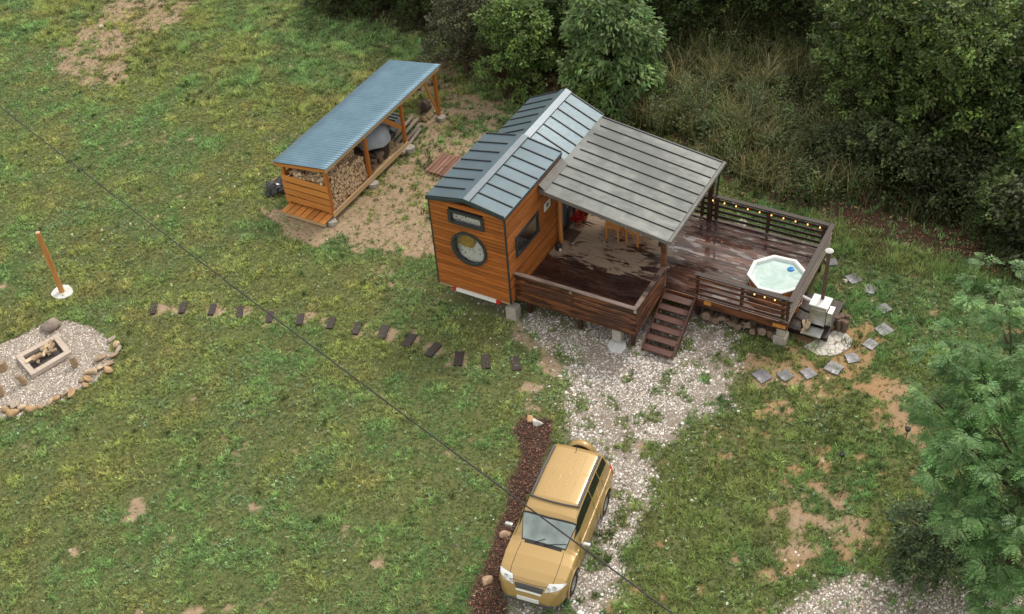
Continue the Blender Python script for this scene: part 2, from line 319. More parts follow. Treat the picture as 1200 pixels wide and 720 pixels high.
def groundmat():
    t=NT('ground_surface'); a=t.N('ShaderNodeAttribute'); a.attribute_name='col'; sp=t.N('ShaderNodeSeparateColor'); t.L(a.outputs['Color'],sp.inputs[0]); al=a.outputs['Alpha']
    g,d,f=sp.outputs
    n=t.noise(5,6,.7,t.coord()); n2=t.noise(26,5,.7,t.coord()); n3=t.noise(.5,4,.6,t.coord()); n4=t.noise(70,3,.7,t.coord())
    grass=t.mix(n3,t.ramp(n,[(.3,(.10,.125,.042)),(.7,(.19,.19,.075))]),t.ramp(n2,[(.3,(.09,.13,.045)),(.75,(.20,.20,.09))])); grass=t.mix(1,grass,t.ramp(n4,[(.35,(.45,.45,.45)),(.65,(1.3,1.3,1.25))]),'MULTIPLY')  # fine dark specks paint shade between the blades into the ground colour
    dirt=t.mix(t.ramp(n,[(.35,(0,0,0)),(.65,(1,1,1))]),t.ramp(n2,[(.25,(.17,.115,.068)),(.7,(.38,.285,.185))]),t.ramp(n2,[(.25,(.24,.17,.11)),(.7,(.50,.38,.27))]))
    grav=t.ramp(n2,[(.25,(.11,.09,.07)),(.5,(.26,.22,.18)),(.75,(.46,.42,.37))])
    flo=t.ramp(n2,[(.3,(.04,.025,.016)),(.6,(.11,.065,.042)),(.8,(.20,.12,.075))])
    mul=t.ramp(n2,[(.3,(.035,.019,.014)),(.7,(.12,.07,.05))])
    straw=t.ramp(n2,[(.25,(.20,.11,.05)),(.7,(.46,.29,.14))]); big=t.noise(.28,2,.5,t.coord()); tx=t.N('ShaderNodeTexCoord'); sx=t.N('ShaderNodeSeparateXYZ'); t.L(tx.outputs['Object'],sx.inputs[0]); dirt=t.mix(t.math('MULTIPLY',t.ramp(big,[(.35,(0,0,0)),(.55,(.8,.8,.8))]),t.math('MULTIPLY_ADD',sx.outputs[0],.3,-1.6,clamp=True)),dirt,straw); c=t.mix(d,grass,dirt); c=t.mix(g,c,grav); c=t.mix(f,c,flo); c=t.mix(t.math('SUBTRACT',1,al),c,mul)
    t.set(Base_Color=c,Roughness=.92,Specular_IOR_Level=.2); t.bump(n2,.6,.03); return t.m
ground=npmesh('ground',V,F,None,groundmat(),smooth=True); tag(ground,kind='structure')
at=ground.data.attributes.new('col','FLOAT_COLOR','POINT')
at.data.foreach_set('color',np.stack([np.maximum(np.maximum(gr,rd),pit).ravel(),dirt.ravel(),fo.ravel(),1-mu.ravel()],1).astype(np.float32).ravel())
# visible footprint on the ground with a margin, the area that gets real blades and stones
FOOT=XY([(-47.95,11.46),(19.51,36.58),(22.58,-5.32),(-5.61,-19.44)])
fx=[p[0] for p in FOOT]; fy=[p[1] for p in FOOT]
HOUSE=[(0,0),(2.5,0),(2.5,.26),(6.35,.26),(6.35,2.37),(10.15,2.37),(10.15,6.3),(2.5,6.4),(0,6.4)]
CAR=[(6.7,-8.6),(8.5,-8.4),(8.2,-4.5),(6.4,-4.8)]
def scatter(dens,bb=None):
    x0,x1,y0,y1=bb or (min(fx),max(fx),min(fy),max(fy)); n=int(dens*(x1-x0)*(y1-y0)); x=NR.uniform(x0,x1,n); y=NR.uniform(y0,y1,n)
    k=sd(x,y,FOOT)>0; return x[k],y[k]
def hsvish(base,n,dv=.3,dh=.12):
    v=np.exp(NR.normal(0,dv,n))[:,None]; c=np.array(base)[None,:]*v; c[:,0]*=np.exp(NR.normal(0,dh,n)); c[:,2]*=np.exp(NR.normal(0,dh,n)); return np.clip(c,0,.95)
# ------------------------------------------------------------------ grass
x,y=scatter(300); gr,rd,pit,mu,fo,dirt=zones(x,y)
tint=fb(x,y,2.2,4); t2=fb(x,y,.45,2); far=sstep(-8,14,y-.35*x)
p=(1-np.maximum.reduce([gr,rd*.93,pit,mu*.96]))*(1-.86*dirt)*(1-.9*fo)*(.78+.22*sstep(.35,.6,t2)); ins=sd(x,y,HOUSE)>-.05
k=(NR.random(len(x))<p)&~ins; x,y,tint,t2,fo,dirt=(q[k] for q in (x,y,tint,t2,fo,dirt)); n=len(x)
hh=(.028+.05*sstep(.35,.75,t2)+.02*NR.random(n))*(1+.8*sstep(5,10,x)*NR.random(n))*(1+.7*(y>7))
mixv=sstep(.35,.65,tint)[:,None]; mix2=sstep(.45,.75,fb(x,y,.8,7))[:,None]
c=np.array([[.31,.35,.12]])*(1-mixv)+np.array([[.21,.33,.125]])*mixv; c=c*(1-mix2*.42)+np.array([[.38,.31,.14]])*mix2*.42
c=c*(.45+1.0*t2)[:,None]*(.75+.5*fb(x,y,.18,1,2))[:,None]*np.exp(NR.normal(0,.34,n))[:,None]*np.where(x>5.5,.86,1)[:,None]*np.stack([1-.14*(x>5.5),1+0*x,1-.05*(x>5.5)],1)
B=6; N=n*B
ang=NR.uniform(0,2*np.pi,(n,B)); ln=hh[:,None]*NR.uniform(.6,1.3,(n,B)); sp_=NR.uniform(.3,1.3,(n,B)); rr=NR.uniform(0,.045,(n,B)); an2=NR.uniform(0,2*np.pi,(n,B))
bx=x[:,None]+rr*np.cos(an2); by=y[:,None]+rr*np.sin(an2); bz=height(x,y)[:,None]-.005+0*bx
wd=NR.uniform(.008,.017,(n,B)); px_=-np.sin(ang)*wd; py_=np.cos(ang)*wd
tx=bx+np.cos(ang)*ln*sp_; ty=by+np.sin(ang)*ln*sp_; tz=bz+ln
V=np.stack([np.stack([bx-px_,by-py_,bz],-1),np.stack([bx+px_,by+py_,bz],-1),np.stack([tx,ty,tz],-1)],2).reshape(-1,3)
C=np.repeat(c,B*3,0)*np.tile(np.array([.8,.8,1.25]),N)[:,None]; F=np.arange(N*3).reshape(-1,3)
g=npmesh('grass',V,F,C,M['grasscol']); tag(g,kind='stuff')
def leaves(cx,cy,cz,L,W,yaw,pitch,col,roll=None):
    """folded diamond leaves: 4 verts, 2 tris as one quad"""
    d=np.stack([np.cos(yaw)*np.cos(pitch),np.sin(yaw)*np.cos(pitch),np.sin(pitch)],1)
    s=np.stack([-np.sin(yaw),np.cos(yaw),0*yaw],1)
    if roll is not None:
        u=np.cross(d,s); s=s*np.cos(roll)[:,None]+u*np.sin(roll)[:,None]
    c0=np.stack([cx,cy,cz],1); a=c0; b=c0+d*(L*.45)[:,None]+s*(W/2)[:,None]; t=c0+d*L[:,None]; e=c0+d*(L*.45)[:,None]-s*(W/2)[:,None]
    V=np.stack([a,e,t,b],1).reshape(-1,3); F=np.arange(len(cx)*4).reshape(-1,4); return V,F,np.repeat(col,4,0)
# broad leaved weeds and clover: rosettes in patches
x,y=scatter(90); gr,rd,pit,mu,fo,dirt=zones(x,y); w=sstep(.48,.72,fb(x,y,1.3,0))*.8*sstep(.35,.6,fb(x,y,.3,5))+.07
w=w*(1-np.maximum.reduce([gr*.97,rd*.97,pit,mu]))*(1-.8*dirt); k=(NR.random(len(x))<w)&~(sd(x,y,HOUSE)>-.1); x,y=x[k],y[k]; n=len(x); B=7
c=hsvish((.20,.29,.15),n,.38,.1); yaw=NR.uniform(0,6.28,(n,B)).ravel(); L=(NR.uniform(.02,.055,(n,1))*NR.uniform(.7,1.2,(n,B))).ravel()
X=np.repeat(x,B)+NR.normal(0,.015,n*B); Y=np.repeat(y,B)+NR.normal(0,.015,n*B); Zz=np.repeat(height(x,y),B)+NR.uniform(.02,.07,n*B)
V,F,C=leaves(X,Y,Zz,L,L*.6,yaw,NR.uniform(-.1,.7,n*B),np.repeat(c,B,0)); g=npmesh('lawn_weeds',V,F,C,M['grasscol']); tag(g,kind='stuff')
# small white clover flowers
x,y=scatter(3.0); gr,rd,pit,mu,fo,dirt=zones(x,y); k=(NR.random(len(x))<sstep(.5,.7,fb(x,y,1.8,6))*.9)&(gr+rd+pit+mu+fo<.2)&~(sd(x,y,HOUSE)>-.1); x,y=x[k],y[k]; n=len(x)
V,F,C=leaves(x,y,height(x,y)+.09,NR.uniform(.02,.035,n),NR.uniform(.02,.035,n),NR.uniform(0,6.28,n),NR.uniform(-.2,.2,n),hsvish((.6,.6,.5),n,.15,.05)); g=npmesh('clover_flowers',V,F,C,M['grasscol']); tag(g,kind='stuff')
# ------------------------------------------------------------------ pebbles
OCT=np.array([[1,0,0],[.3,.95,0],[-.8,.6,0],[-.8,-.6,0],[.3,-.95,0],[.1,.1,.8],[0,0,-.6]],float)
OF=np.array([[0,1,5],[1,2,5],[2,3,5],[3,4,5],[4,0,5]])
def stones(name,x,y,size,cols,flat=.55,mat='stonecol',zoff=0,asp=1.6):
    n=len(x); P=OCT[None]*(1+NR.normal(0,.16,(n,7,3))); s=size; P=P*np.stack([s,s/NR.uniform(1,asp,n),s*flat],1)[:,None,:]
    a=NR.uniform(0,6.28,n); ca,sa=np.cos(a)[:,None],np.sin(a)[:,None]; X=P[...,0]*ca-P[...,1]*sa; Y=P[...,0]*sa+P[...,1]*ca
    tl=NR.normal(0,.25,(n,1)); Zv=P[...,2]+X*tl
    V=np.stack([X+x[:,None],Y+y[:,None],Zv+(height(x,y)+zoff)[:,None]],-1).reshape(-1,3); F=(np.arange(n)[:,None,None]*7+OF[None]).reshape(-1,3)
    o=npmesh(name,V,F,np.repeat(cols,7,0),M[mat]); return tag(o,kind='stuff')
def gcols(n,warm=0):
    pal=np.array([[.66,.64,.61],[.55,.52,.48],[.40,.37,.34],[.25,.22,.20],[.52,.42,.33],[.80,.79,.77],[.13,.115,.11]]); k=NR.choice(7,n,p=[.24,.2,.17,.1,.09,.12,.08]); return np.clip(pal[k]*np.exp(NR.normal(0,.15,n))[:,None]*np.array([1+warm,1,1-warm])[None],0,.9)
bb=lambda P,m=1:(min(p[0] for p in P)-m,max(p[0] for p in P)+m,min(p[1] for p in P)-m,max(p[1] for p in P)+m)
x,y=scatter(680,bb(Z_GRAVEL,1.5)); gr,rd,pit,mu,fo,dirt=zones(x,y); k=(NR.random(len(x))<np.maximum(gr*(.9-.6*sstep(.48,.68,fb(x,y,.7,5))),.035*sstep(-1.4,0,sd(x,y,Z_GRAVEL))))&~(sd(x,y,HOUSE)>.8); x,y=x[k],y[k]
tag(stones('driveway_gravel',x,y,NR.lognormal(-3.78,.38,len(x)),gcols(len(x))))
x,y=scatter(640,bb(Z_ROAD,1.5)); gr,rd,pit,mu,fo,dirt=zones(x,y); k=(NR.random(len(x))<np.maximum(rd*.8,.03*sstep(-1.5,0,sd(x,y,Z_ROAD)))); x,y=x[k],y[k]
tag(stones('track_gravel',x,y,NR.lognormal(-3.78,.38,len(x)),gcols(len(x),.04)))
x,y=scatter(900,bb(Z_PIT,.5)); gr,rd,pit,mu,fo,dirt=zones(x,y); k=(NR.random(len(x))<pit*.95); x,y=x[k],y[k]
tag(stones('fire_pit_gravel',x,y,NR.lognormal(-4.05,.3,len(x)),gcols(len(x),.05)))
# stones strewn in dirt
x,y=scatter(5); gr,rd,pit,mu,fo,dirt=zones(x,y); k=(NR.random(len(x))<dirt*.8)&~(sd(x,y,HOUSE)>0); x,y=x[k],y[k]
stones('loose_stones',x,y,NR.lognormal(-3.5,.5,len(x)),hsvish((.42,.33,.24),len(x),.25,.05))
def chips(name,x,y,L,W,cols,zs):
    n=len(x); V,F,C=leaves(x,y,height(x,y)+zs,L,W,NR.uniform(0,6.28,n),NR.normal(0,.35,n),cols,NR.normal(0,.6,n)); return tag(npmesh(name,V,F,C,M['chipcol']),kind='stuff')
x,y=scatter(900,bb(Z_MULCH,.5)); gr,rd,pit,mu,fo,dirt=zones(x,y); k=NR.random(len(x))<mu; x,y=x[k],y[k]; n=len(x)
chips('bark_mulch',x,y,NR.uniform(.04,.11,n),NR.uniform(.015,.035,n),hsvish((.12,.065,.045),n,.6,.14),.05+NR.random(n)*.03)
x,y=scatter(160); f=np.exp(-((sd(x,y,Z_FOREST)+.15+(fb(x,y,1.5,2)-.5)*1.6)/.85)**2)*sstep(-2,5,x); k=(NR.random(len(x))<f)&~(sd(x,y,HOUSE)>-.3); x,y=x[k],y[k]; n=len(x)
chips('leaf_litter',x,y,NR.uniform(.04,.12,n),NR.uniform(.02,.05,n),hsvish((.28,.15,.085),n,.55,.12),.02+NR.random(n)*.05)
x,y=scatter(70,bb(Z_DIRT[1][0],.5)); k=(sd(x,y,Z_DIRT[1][0])>-.4); x,y=x[k],y[k]; n=len(x)
chips('dry_brush_litter',x,y,NR.uniform(.08,.3,n),NR.uniform(.01,.03,n),hsvish((.34,.25,.16),n,.35,.08),.03+NR.random(n)*.06)
# ------------------------------------------------------------------ tiny house
ZB,ZE,ZRD,ZER,LF,LT,W=.68,3.90,4.13,3.50,3.506,6.37,2.5
def pieces(a0,a1,z0,z1,holes):
    iv=[(a0,a1)]; circ=None
    for h in holes:
        if h[0]=='r':
            _,b0,b1,c0,c1=h
            if z1<=c0+1e-6 or z0>=c1-1e-6: continue
            nv=[]
            for s,e in iv:
                if b0>s:nv.append((s,min(e,b0)))
                if b1<e:nv.append((max(s,b1),e))
            iv=[q for q in nv if q[1]-q[0]>.002]
        else: circ=h
    out=[]
    for s,e in iv:
        if circ and z1>circ[2]-circ[3] and z0<circ[2]+circ[3] and s<circ[1]<e:
            _,cx,cz,r=circ; zz=[z0+(z1-z0)*i/5 for i in range(6)]; w=[math.sqrt(max(0,r*r-(z-cz)**2)) for z in zz]
            out.append([(s,z0)]+[(cx-b,z) for z,b in zip(zz,w)]+[(s,z1)]); out.append([(e,z1)]+[(cx+b,z) for z,b in list(zip(zz,w))[::-1]]+[(e,z0)])
        else: out.append([(s,z0),(e,z0),(e,z1),(s,z1)])
    return out
def boardwall(mb,ax,const,out,a0,a1,z0,top,h=.132,holes=(),th=.034):
    """horizontal boards; ax='x' wall along x at y=const facing out*(+y); ax='y' the other way. top(a)->z"""
    z=z0
    while z<max(top(a0),top(a1),top((a0+a1)/2))-.01:
        z1=z+h; segs=pieces(a0,a1,z,z1,holes)
        for P in segs:
            P=[(a,min(q,top(a))) for a,q in P]
            if max(q for _,q in P)-min(q for _,q in P)<.012: continue
            zc0=min(q for _,q in P); zc1=max(q for _,q in P)
            Q=[(a,q+(.020 if q<zc0+.001 else (-.006 if q>zc1-.001 else 0))) for a,q in P]
            n=len(P); c1=const+out*th*.15; c2=const+out*th
            f=(lambda a,q,c:(a,c,q)) if ax=='x' else (lambda a,q,c:(c,a,q))
            vs=[f(a,q,const) for a,q in P]+[f(a,q,c1) for a,q in P]+[f(a,q,c2) for a,q in Q]
            mb.add(vs,[tuple(range(n)),tuple(range(2*n,3*n))[::-1]]+[(k*n+i,k*n+(i+1)%n,(k+1)*n+(i+1)%n,(k+1)*n+i) for k in(0,1) for i in range(n)])
        z=z1
house=thing('tiny_house','orange timber clad tiny house with blue grey metal roof and a round window','tiny house',(0,0,0))
gable=lambda a: ZE+(ZRD-ZE)*(1-abs(a-W/2)/(W/2))-.02
CIR=('c',1.235,2.36,.575); STRIP=('r',.66,1.80,3.19,3.64)
mb=MB(); boardwall(mb,'x',.03,-1,0.03,W-.03,ZB,gable,holes=(CIR,STRIP)); mb.build('front_wall',M['siding_x'],house)
DOOR=('r',3.35,4.35,.9,2.95); SW=('r',.52,1.92,2.06,2.79); SW2=('r',4.75,5.55,1.7,2.7)
mb=MB(); boardwall(mb,'y',W-.03,1,.0,LF,ZB,lambda a:ZE-.03,holes=(SW,('r',3.35,9,.9,2.95))); boardwall(mb,'y',W-.03,1,LF,LT,ZB,lambda a:ZER-.04,holes=(DOOR,SW2)); mb.build('side_wall',M['siding_y'],house)
mb=MB(); boardwall(mb,'y',.03,-1,0,LF,ZB,lambda a:ZE-.03); boardwall(mb,'y',.03,-1,LF,LT,ZB,lambda a:ZER-.04); mb.build('side_wall',M['siding_y'],house)
mb=MB(); boardwall(mb,'x',LT-.03,1,0.03,W-.03,ZB,lambda a:ZER+(ZRD-ZER)*(1-abs(a-W/2)/(W/2))-.04); mb.build('back_wall',M['siding_x'],house)
mb=MB(); mb.box(.03,W-.03,.03,LT-.03,ZB-.08,ZB+.02)  ; mb.build('floor',M['inner'],house)
mb=MB()
mb.build('sill_line',M['anth'],house) if 0 else None
for x in (-.012,W-.012+.0): MB().box(x-.008,x+.032,-.014,.035,ZB-.02,ZE-.02).build('corner_trim',M['anth'],house)
MB().box(W-.02,W+.02,LF-.02,LF+.02,ZER,ZE-.02).build('corner_trim',M['anth'],house)
def sheet(mb,x0,z0,x1,z1,y0,y1,t=.04,mi=0):
    vs=[(x0,y0,z0),(x1,y0,z1),(x1,y0,z1-t),(x0,y0,z0-t),(x0,y1,z0),(x1,y1,z1),(x1,y1,z1-t),(x0,y1,z0-t)]
    return mb.add(vs,[(0,1,2,3)[::-1],(4,5,6,7),(0,4,5,1)[::-1],(1,5,6,2)[::-1],(2,6,7,3)[::-1],(3,7,4,0)[::-1]],mi)
def seamroof(y0,y1,zr,ze,n,first=.0,ov=.05,edge=.06):
    rf=MB(); sm=MB()
    for s in (-1,1):
        xe=W/2+s*(W/2+ov); slope=(ze-zr)/(W/2+ov); sheet(rf,W/2,zr,xe,ze,y0-edge,y1,.05)
        rf.box(min(xe,xe+s*.012),max(xe,xe+s*.012),y0-edge,y1,ze-.09,ze-.004)
        for i in range(n+1):
            yy=y0-edge+.02+first+(y1-y0+edge-.04-first)*i/n; xa=W/2+s*(.17 if s>0 else .13)
            za=zr+slope*abs(xa-W/2); xb=xe-s*.01; zb=zr+slope*abs(xb-W/2)
            sheet(sm,xa,za+.035,xb,zb+.035,yy-.014,yy+.014,.034)
    r=rf.build('roof',M['roof'],house); sm.build('standing_seam',M['anth'],r)
    cp=MB()
    for s in(-1,1): sheet(cp,W/2,zr+.052,W/2+s*.19,zr+.052+(ze-zr)/(W/2+ov)*.19,y0-edge-.01,y1+.004,.03,0 if s>0 else 1)
    cp.build('ridge_cap',[M['ridge'],M['roof']],r)
    return r
r1=seamroof(0,LF,ZRD+.035,ZE+.02,7); r1['label']='raised front roof of the loft'
r2=seamroof(LF+.01,LT+.05,ZRD-.01,ZER+.02,6,edge=0)
mb=MB() # dormer cheek closing the step between the roofs
for s in(-1,1): mb.add([(W/2,LF-.01,ZRD-.05),(W/2+s*1.27,LF-.01,ZE-.03),(W/2+s*1.27,LF-.01,ZER-.1),(W/2,LF+.0,ZRD-.2)],[(0,1,2,3)])
mb.build('dormer_cheek',M['anth'],house)
mb=MB()
for s in(-1,1): mb.beam((W/2,-.05,ZRD-.045),(W/2+s*1.29,-.05,ZE-.06),.03,.07)
mb.build('verge_trim',M['anth'],house)
# windows
def ringxz(cx,cz,r0,r1,y0,y1,n=48):
    m=MB(); vs=[(cx+r*math.cos(2*math.pi*j/n),y,cz+r*math.sin(2*math.pi*j/n)) for r,y in ((r0,y1),(r0,y0),(r1,y0),(r1,y1)) for j in range(n)]
    m.add(vs,[(k*n+j,k*n+(j+1)%n,((k+1)%4)*n+(j+1)%n,((k+1)%4)*n+j) for k in range(4) for j in range(n)],0,False); return m
wn=ringxz(1.235,2.36,.52,.60,-.05,.06).build('round_window',M['anth'],house)
m=MB(); n=40; m.add([(1.235+.5*math.cos(2*math.pi*j/n),.02,2.36+.5*math.sin(2*math.pi*j/n)) for j in range(n)],[tuple(range(n))]); m.build('pane',M['glass'],wn)
def framebox(ax,c,out,a0,a1,z0,z1,w=.06,d=.06,mull=()):
    m=MB(); f=(lambda b0,b1,q0,q1:m.box(b0,b1,min(c-out*.03,c+out*d),max(c-out*.03,c+out*d),q0,q1)) if ax=='x' else (lambda b0,b1,q0,q1:m.box(min(c-out*.03,c+out*d),max(c-out*.03,c+out*d),b0,b1,q0,q1))
    f(a0-.02,a0+w,z0,z1); f(a1-w,a1+.02,z0,z1); f(a0+w,a1-w,z0-.01,z0+w); f(a0+w,a1-w,z1-w,z1+.01)
    for q in mull: f(q-.025,q+.025,z0+w,z1-w)
    return m
w1=framebox('x',0,-1,.66,1.80,3.19,3.64,.07,.05).build('strip_window',M['anth'],house)
MB().add([(.7,.02,3.2),(1.76,.02,3.2),(1.76,.02,3.6),(.7,.02,3.6)],[(0,1,2,3)]).build('pane',M['glass'],w1)
w2=framebox('y',W,1,.52,1.92,2.06,2.79,.07,.03).build('side_window',M['anth'],house)
MB().add([(W-.02,.55,2.1),(W-.02,1.9,2.1),(W-.02,1.9,2.76),(W-.02,.55,2.76)],[(0,1,2,3)]).build('pane',M['glass'],w2)
w3=framebox('y',W,1,4.75,5.55,1.7,2.7,.06,.02).build('side_window',M['anth'],house)
MB().add([(W-.02,4.78,1.73),(W-.02,5.5,1.73),(W-.02,5.5,2.68),(W-.02,4.78,2.68)],[(0,1,2,3)]).build('pane',M['glass'],w3)
dr=framebox('y',W,1,3.35,4.35,.88,2.95,.07,.02,mull=(3.85,)).build('glass_door',M['anth'],house)
MB().add([(W-.02,3.4,.9),(W-.02,4.3,.9),(W-.02,4.3,2.9),(W-.02,3.4,2.9)],[(0,1,2,3)]).build('pane',M['glass'],dr)
MB().box(W+.03,W+.06,3.72,3.75,1.7,2.0).build('handle',M['steel'],dr)
m=MB()
for i in range(14): m.box(2.3+.02*(i%2),2.33+.02*(i%2),3.4+i*.065,3.465+i*.065,.95,2.9)
m.build('door_curtain',M['tarp'],house)
# trailer chassis under the house
ch=MB(); ch.box(.35,.45,.1,6.2,.5,.6); ch.box(2.05,2.15,.1,6.2,.5,.6); ch.box(.35,2.15,1.0,1.1,.5,.598); ch.box(.35,2.15,4.5,4.6,.5,.598)
ch=ch.build('trailer_chassis',M['black'],house)
MB().box(.62,2.0,-.035,.04,.55,.655).build('tail_board',M['white'],ch)
for x0,x1 in((.5,.615),(2.005,2.14)): MB().box(x0,x1,-.038,.04,.55,.655).build('tail_light',M['red'],ch)
for yy in (2.7,3.5):
    for xx in(.28,2.1): 
        m=MB(); m.lathe([(0,0),(.2,0),(.31,.03),(.33,.1),(.31,.17),(.2,.2),(0,.2)],20); o=m.build('wheel',M['rubber'],ch); o.rotation_euler=(0,rad(90),0); o.location=(xx,yy,.33)
def block(name,label,cat,x0,x1,y0,y1,z0,z1,mat='concrete',group=None,rz=0):
    m=MB(); cx,cy=(x0+x1)/2,(y0+y1)/2; m.box(x0-cx,x1-cx,y0-cy,y1-cy,0,z1-z0); o=m.build(name,M[mat],bev=.012); o.location=(cx,cy,z0); o.rotation_euler=(0,0,rz); return tag(o,label,cat,group)
block('concrete_block','grey concrete block under the front right corner of the timber house','concrete block',2.28,2.62,.02,.34,-.03,.46)
# things inside seen through the glass
bed=thing('bed','bed under floral bedding seen through the round window','bed',(0,0,0)); m=MB(); m.box(.12,2.38,.10,1.75,1.35,1.80); m.build('mattress',M['floral'],bed,bev=.06); MB().box(.1,2.4,.1,1.8,.75,1.34).build('bed_base',M['inner'],bed)
def pillow(x,y,z,sx,sy,sz,mat,name,label,rot=(0,0,0),cat='cushion'):
    m=MB(); n=10; vs=[];fs=[]
    for sgn in (1,-1):
        b=len(vs)
        for i in range(n+1):
            for j in range(n+1):
                u=i/n*2-1;v=j/n*2-1; vs.append((u*sx*(1-.08*v*v),v*sy*(1-.08*u*u),sgn*sz*(max(0,(1-u**4)*(1-v**4)))**.6))
        for i in range(n):
            for j in range(n):
                q=(b+i*(n+1)+j,b+(i+1)*(n+1)+j,b+(i+1)*(n+1)+j+1,b+i*(n+1)+j+1); fs.append(q if sgn>0 else q[::-1])
    m.add(vs,fs,0,True); o=m.build(name,M[mat]); o.location=(x,y,z); o.rotation_euler=rot; return tag(o,label,cat)
pillow(1.06,.22,2.48,.24,.22,.06,'mustard','cushion','mustard yellow cushion behind the round window',(rad(70),rad(12),rad(4)))
pillow(1.45,.20,2.1,.30,.24,.07,'floral','pillow','pale floral pillow behind the round window',(rad(62),0,rad(-6)),'pillow')
pillow(1.24,.36,2.35,.62,.6,.09,'floral','quilt','pale floral quilt piled up behind the round window',(rad(66),0,0),'quilt')
m=MB()
for i in range(22): m.box(.72+i*.048,.768+i*.048,.10+.012*(i%2),.115+.012*(i%2),3.12,3.5)
tag(m.build('curtain',M['floral']),'pale floral half curtain behind the narrow strip window','curtain')
sg=thing('wall_sign','small white square sign with a black emblem on the timber wall beside the porch','sign',(W,2.49,2.52))
MB().box(.012,.03,-.19,.19,-.02,.26).build('panel',M['white'],sg)
m=MB(); m.add([(.033,-.02,.06),(.033,.06,.09),(.033,.09,.16),(.033,.02,.20),(.033,-.06,.17),(.033,-.07,.10)],[(0,1,2,3,4,5)]); m.build('emblem',M['black'],sg)
# ------------------------------------------------------------------ canopy
cz=lambda x: 3.57+(x-2.55)*(2.956-3.57)/(6.62-2.55)
can=thing('porch_canopy','large grey wet metal canopy roof sloping over the wooden porch','canopy',(2.55,2,0)); 
def cb(m,n,mat,b=0): 
    o=m.build(n,mat,can,bev=b); o.location=(-2.55,-2,0); return o
m=MB(); sheet(m,2.56,cz(2.56),6.62,cz(6.62),1.99,6.23,.045); sheet_o=cb(m,'roof_sheet',M['canopy'])
m=MB()
for i in range(1,9): yy=1.99+4.24*i/9; sheet(m,2.74,cz(2.74)+.035,6.61,cz(6.61)+.035,yy-.008,yy+.008,.034)
sheet(m,2.6,cz(2.6)+.03,6.62,cz(6.62)+.03,6.19,6.235,.03); cb(m,'standing_seam',M['anth'])
m=MB(); sheet(m,2.56,cz(2.56)+.0,6.64,cz(6.64)+.0,1.955,1.986,.13); cb(m,'fascia',M['fascia']); m=MB(); sheet(m,2.56,cz(2.56),6.64,cz(6.64),6.236,6.265,.13); cb(m,'fascia',M['fascia'])
m=MB(); m.box(6.63,6.73,1.95,6.27,cz(6.62)-.09,cz(6.62)-.01); m.box(6.645,6.715,1.965,6.255,cz(6.62)-.01,cz(6.62)+.004); cb(m,'gutter',M['fascia'])
m=MB(); sheet(m,2.545,cz(2.5)+.15,2.75,cz(2.75)+.018,1.985,LF-.02,.025); cb(m,'flashing',M['fascia'])
m=MB()
for yy in (2.3,3.3,4.3,5.3,6.05): sheet(m,2.6,cz(2.6)-.06,6.5,cz(6.5)-.06,yy-.04,yy+.04,.14)
m.box(6.32,6.44,2.0,6.2,cz(6.38)-.34,cz(6.38)-.2); cb(m,'rafter',M['darkwood_x'])
m=MB(); m.box(6.29,6.43,2.28,2.42,.85,cz(6.36)-.34); cb(m,'post',M['fence_x'])
m=MB(); m.box(6.29,6.43,6.0,6.14,.85,cz(6.36)-.34); cb(m,'post',M['darkwood_z'])
m=MB(); m.tube([(2.66,3.02,.86),(2.65,3.03,1.6),(2.67,3.02,2.4),(2.66,3.02,3.4)],[.075,.068,.07,.062],12); o=cb(m,'post',M['log']); o['label']='rough round log post beside the door'
m=MB(); m.tube([(6.6,6.2,2.9),(6.56,6.2,2.7),(6.5,6.2,1.5),(6.5,6.2,.3)],.035,8); cb(m,'downpipe',M['anth'])
# ------------------------------------------------------------------ deck
deck=thing('wooden_deck','wet dark wooden deck with plank railings around the porch and hot tub','deck',(2.5,.3,0))
def db(m,n,mat,par=None,b=0):
    o=m.build(n,mat,deck if par is None else par,bev=b)
    if par is None:o.location=(-2.5,-.3,0)
    return o
TUB=(9.33,3.82); TR=.84; FZ=.85
m=MB(); bw=.138; y=.34
while y<6.12:
    segs=[(2.53,6.35 if y<2.34 else 10.12)]; 
    if y>2.34:
        segs=[(2.53,6.9),(6.904,10.12)] if int(y/bw)%2 else [(2.53,4.8),(4.804,10.12)]
    r=.80; dy=max(0,abs(y+bw/2-TUB[1])-bw/2)
    if dy<r:
        hw=math.sqrt(r*r-dy*dy); ns=[]
        for s,e in segs:
            if s<TUB[0]-hw: ns.append((s,min(e,TUB[0]-hw)))
            if e>TUB[0]+hw and TUB[0]+hw<10.1: ns.append((TUB[0]+hw,e))
        segs=ns
    for s,e in segs:
        if e-s>.02: m.box(s,e,y,y+bw-.008,FZ-.03+R.uniform(0,.004),FZ+R.uniform(-.003,.002))
    y+=bw
fl=db(m,'floor_boards',M['deck'])
m=MB(); m.box(2.5,6.38,.30,.34,.62,.84); m.box(6.35,6.39,.33,2.34,.62,.84); m.box(6.39,10.15,2.34,2.38,.56,.845); m.box(6.4,10.15,6.1,6.14,.6,.84); m.box(10.12,10.16,4.7,6.1,.6,.84); m.box(10.12,10.16,2.38,2.72,.56,.84)
for xx in (3.5,4.5,5.5,7.2,8.2): m.box(xx,xx+.05,2.4,6.1,.6,.815)
for xx in (3.5,4.5,5.5): m.box(xx,xx+.05,.34,2.39,.6,.815)
db(m,'joist',M['fence_x'])
m=MB(); m.box(9.75,10.13,2.325,2.338,.62,.74); db(m,'beam_end',M['orangewood'])
m=MB(); m.box(7.66,7.88,2.325,2.338,.68,.82); db(m,'beam_end',M['orangewood'])
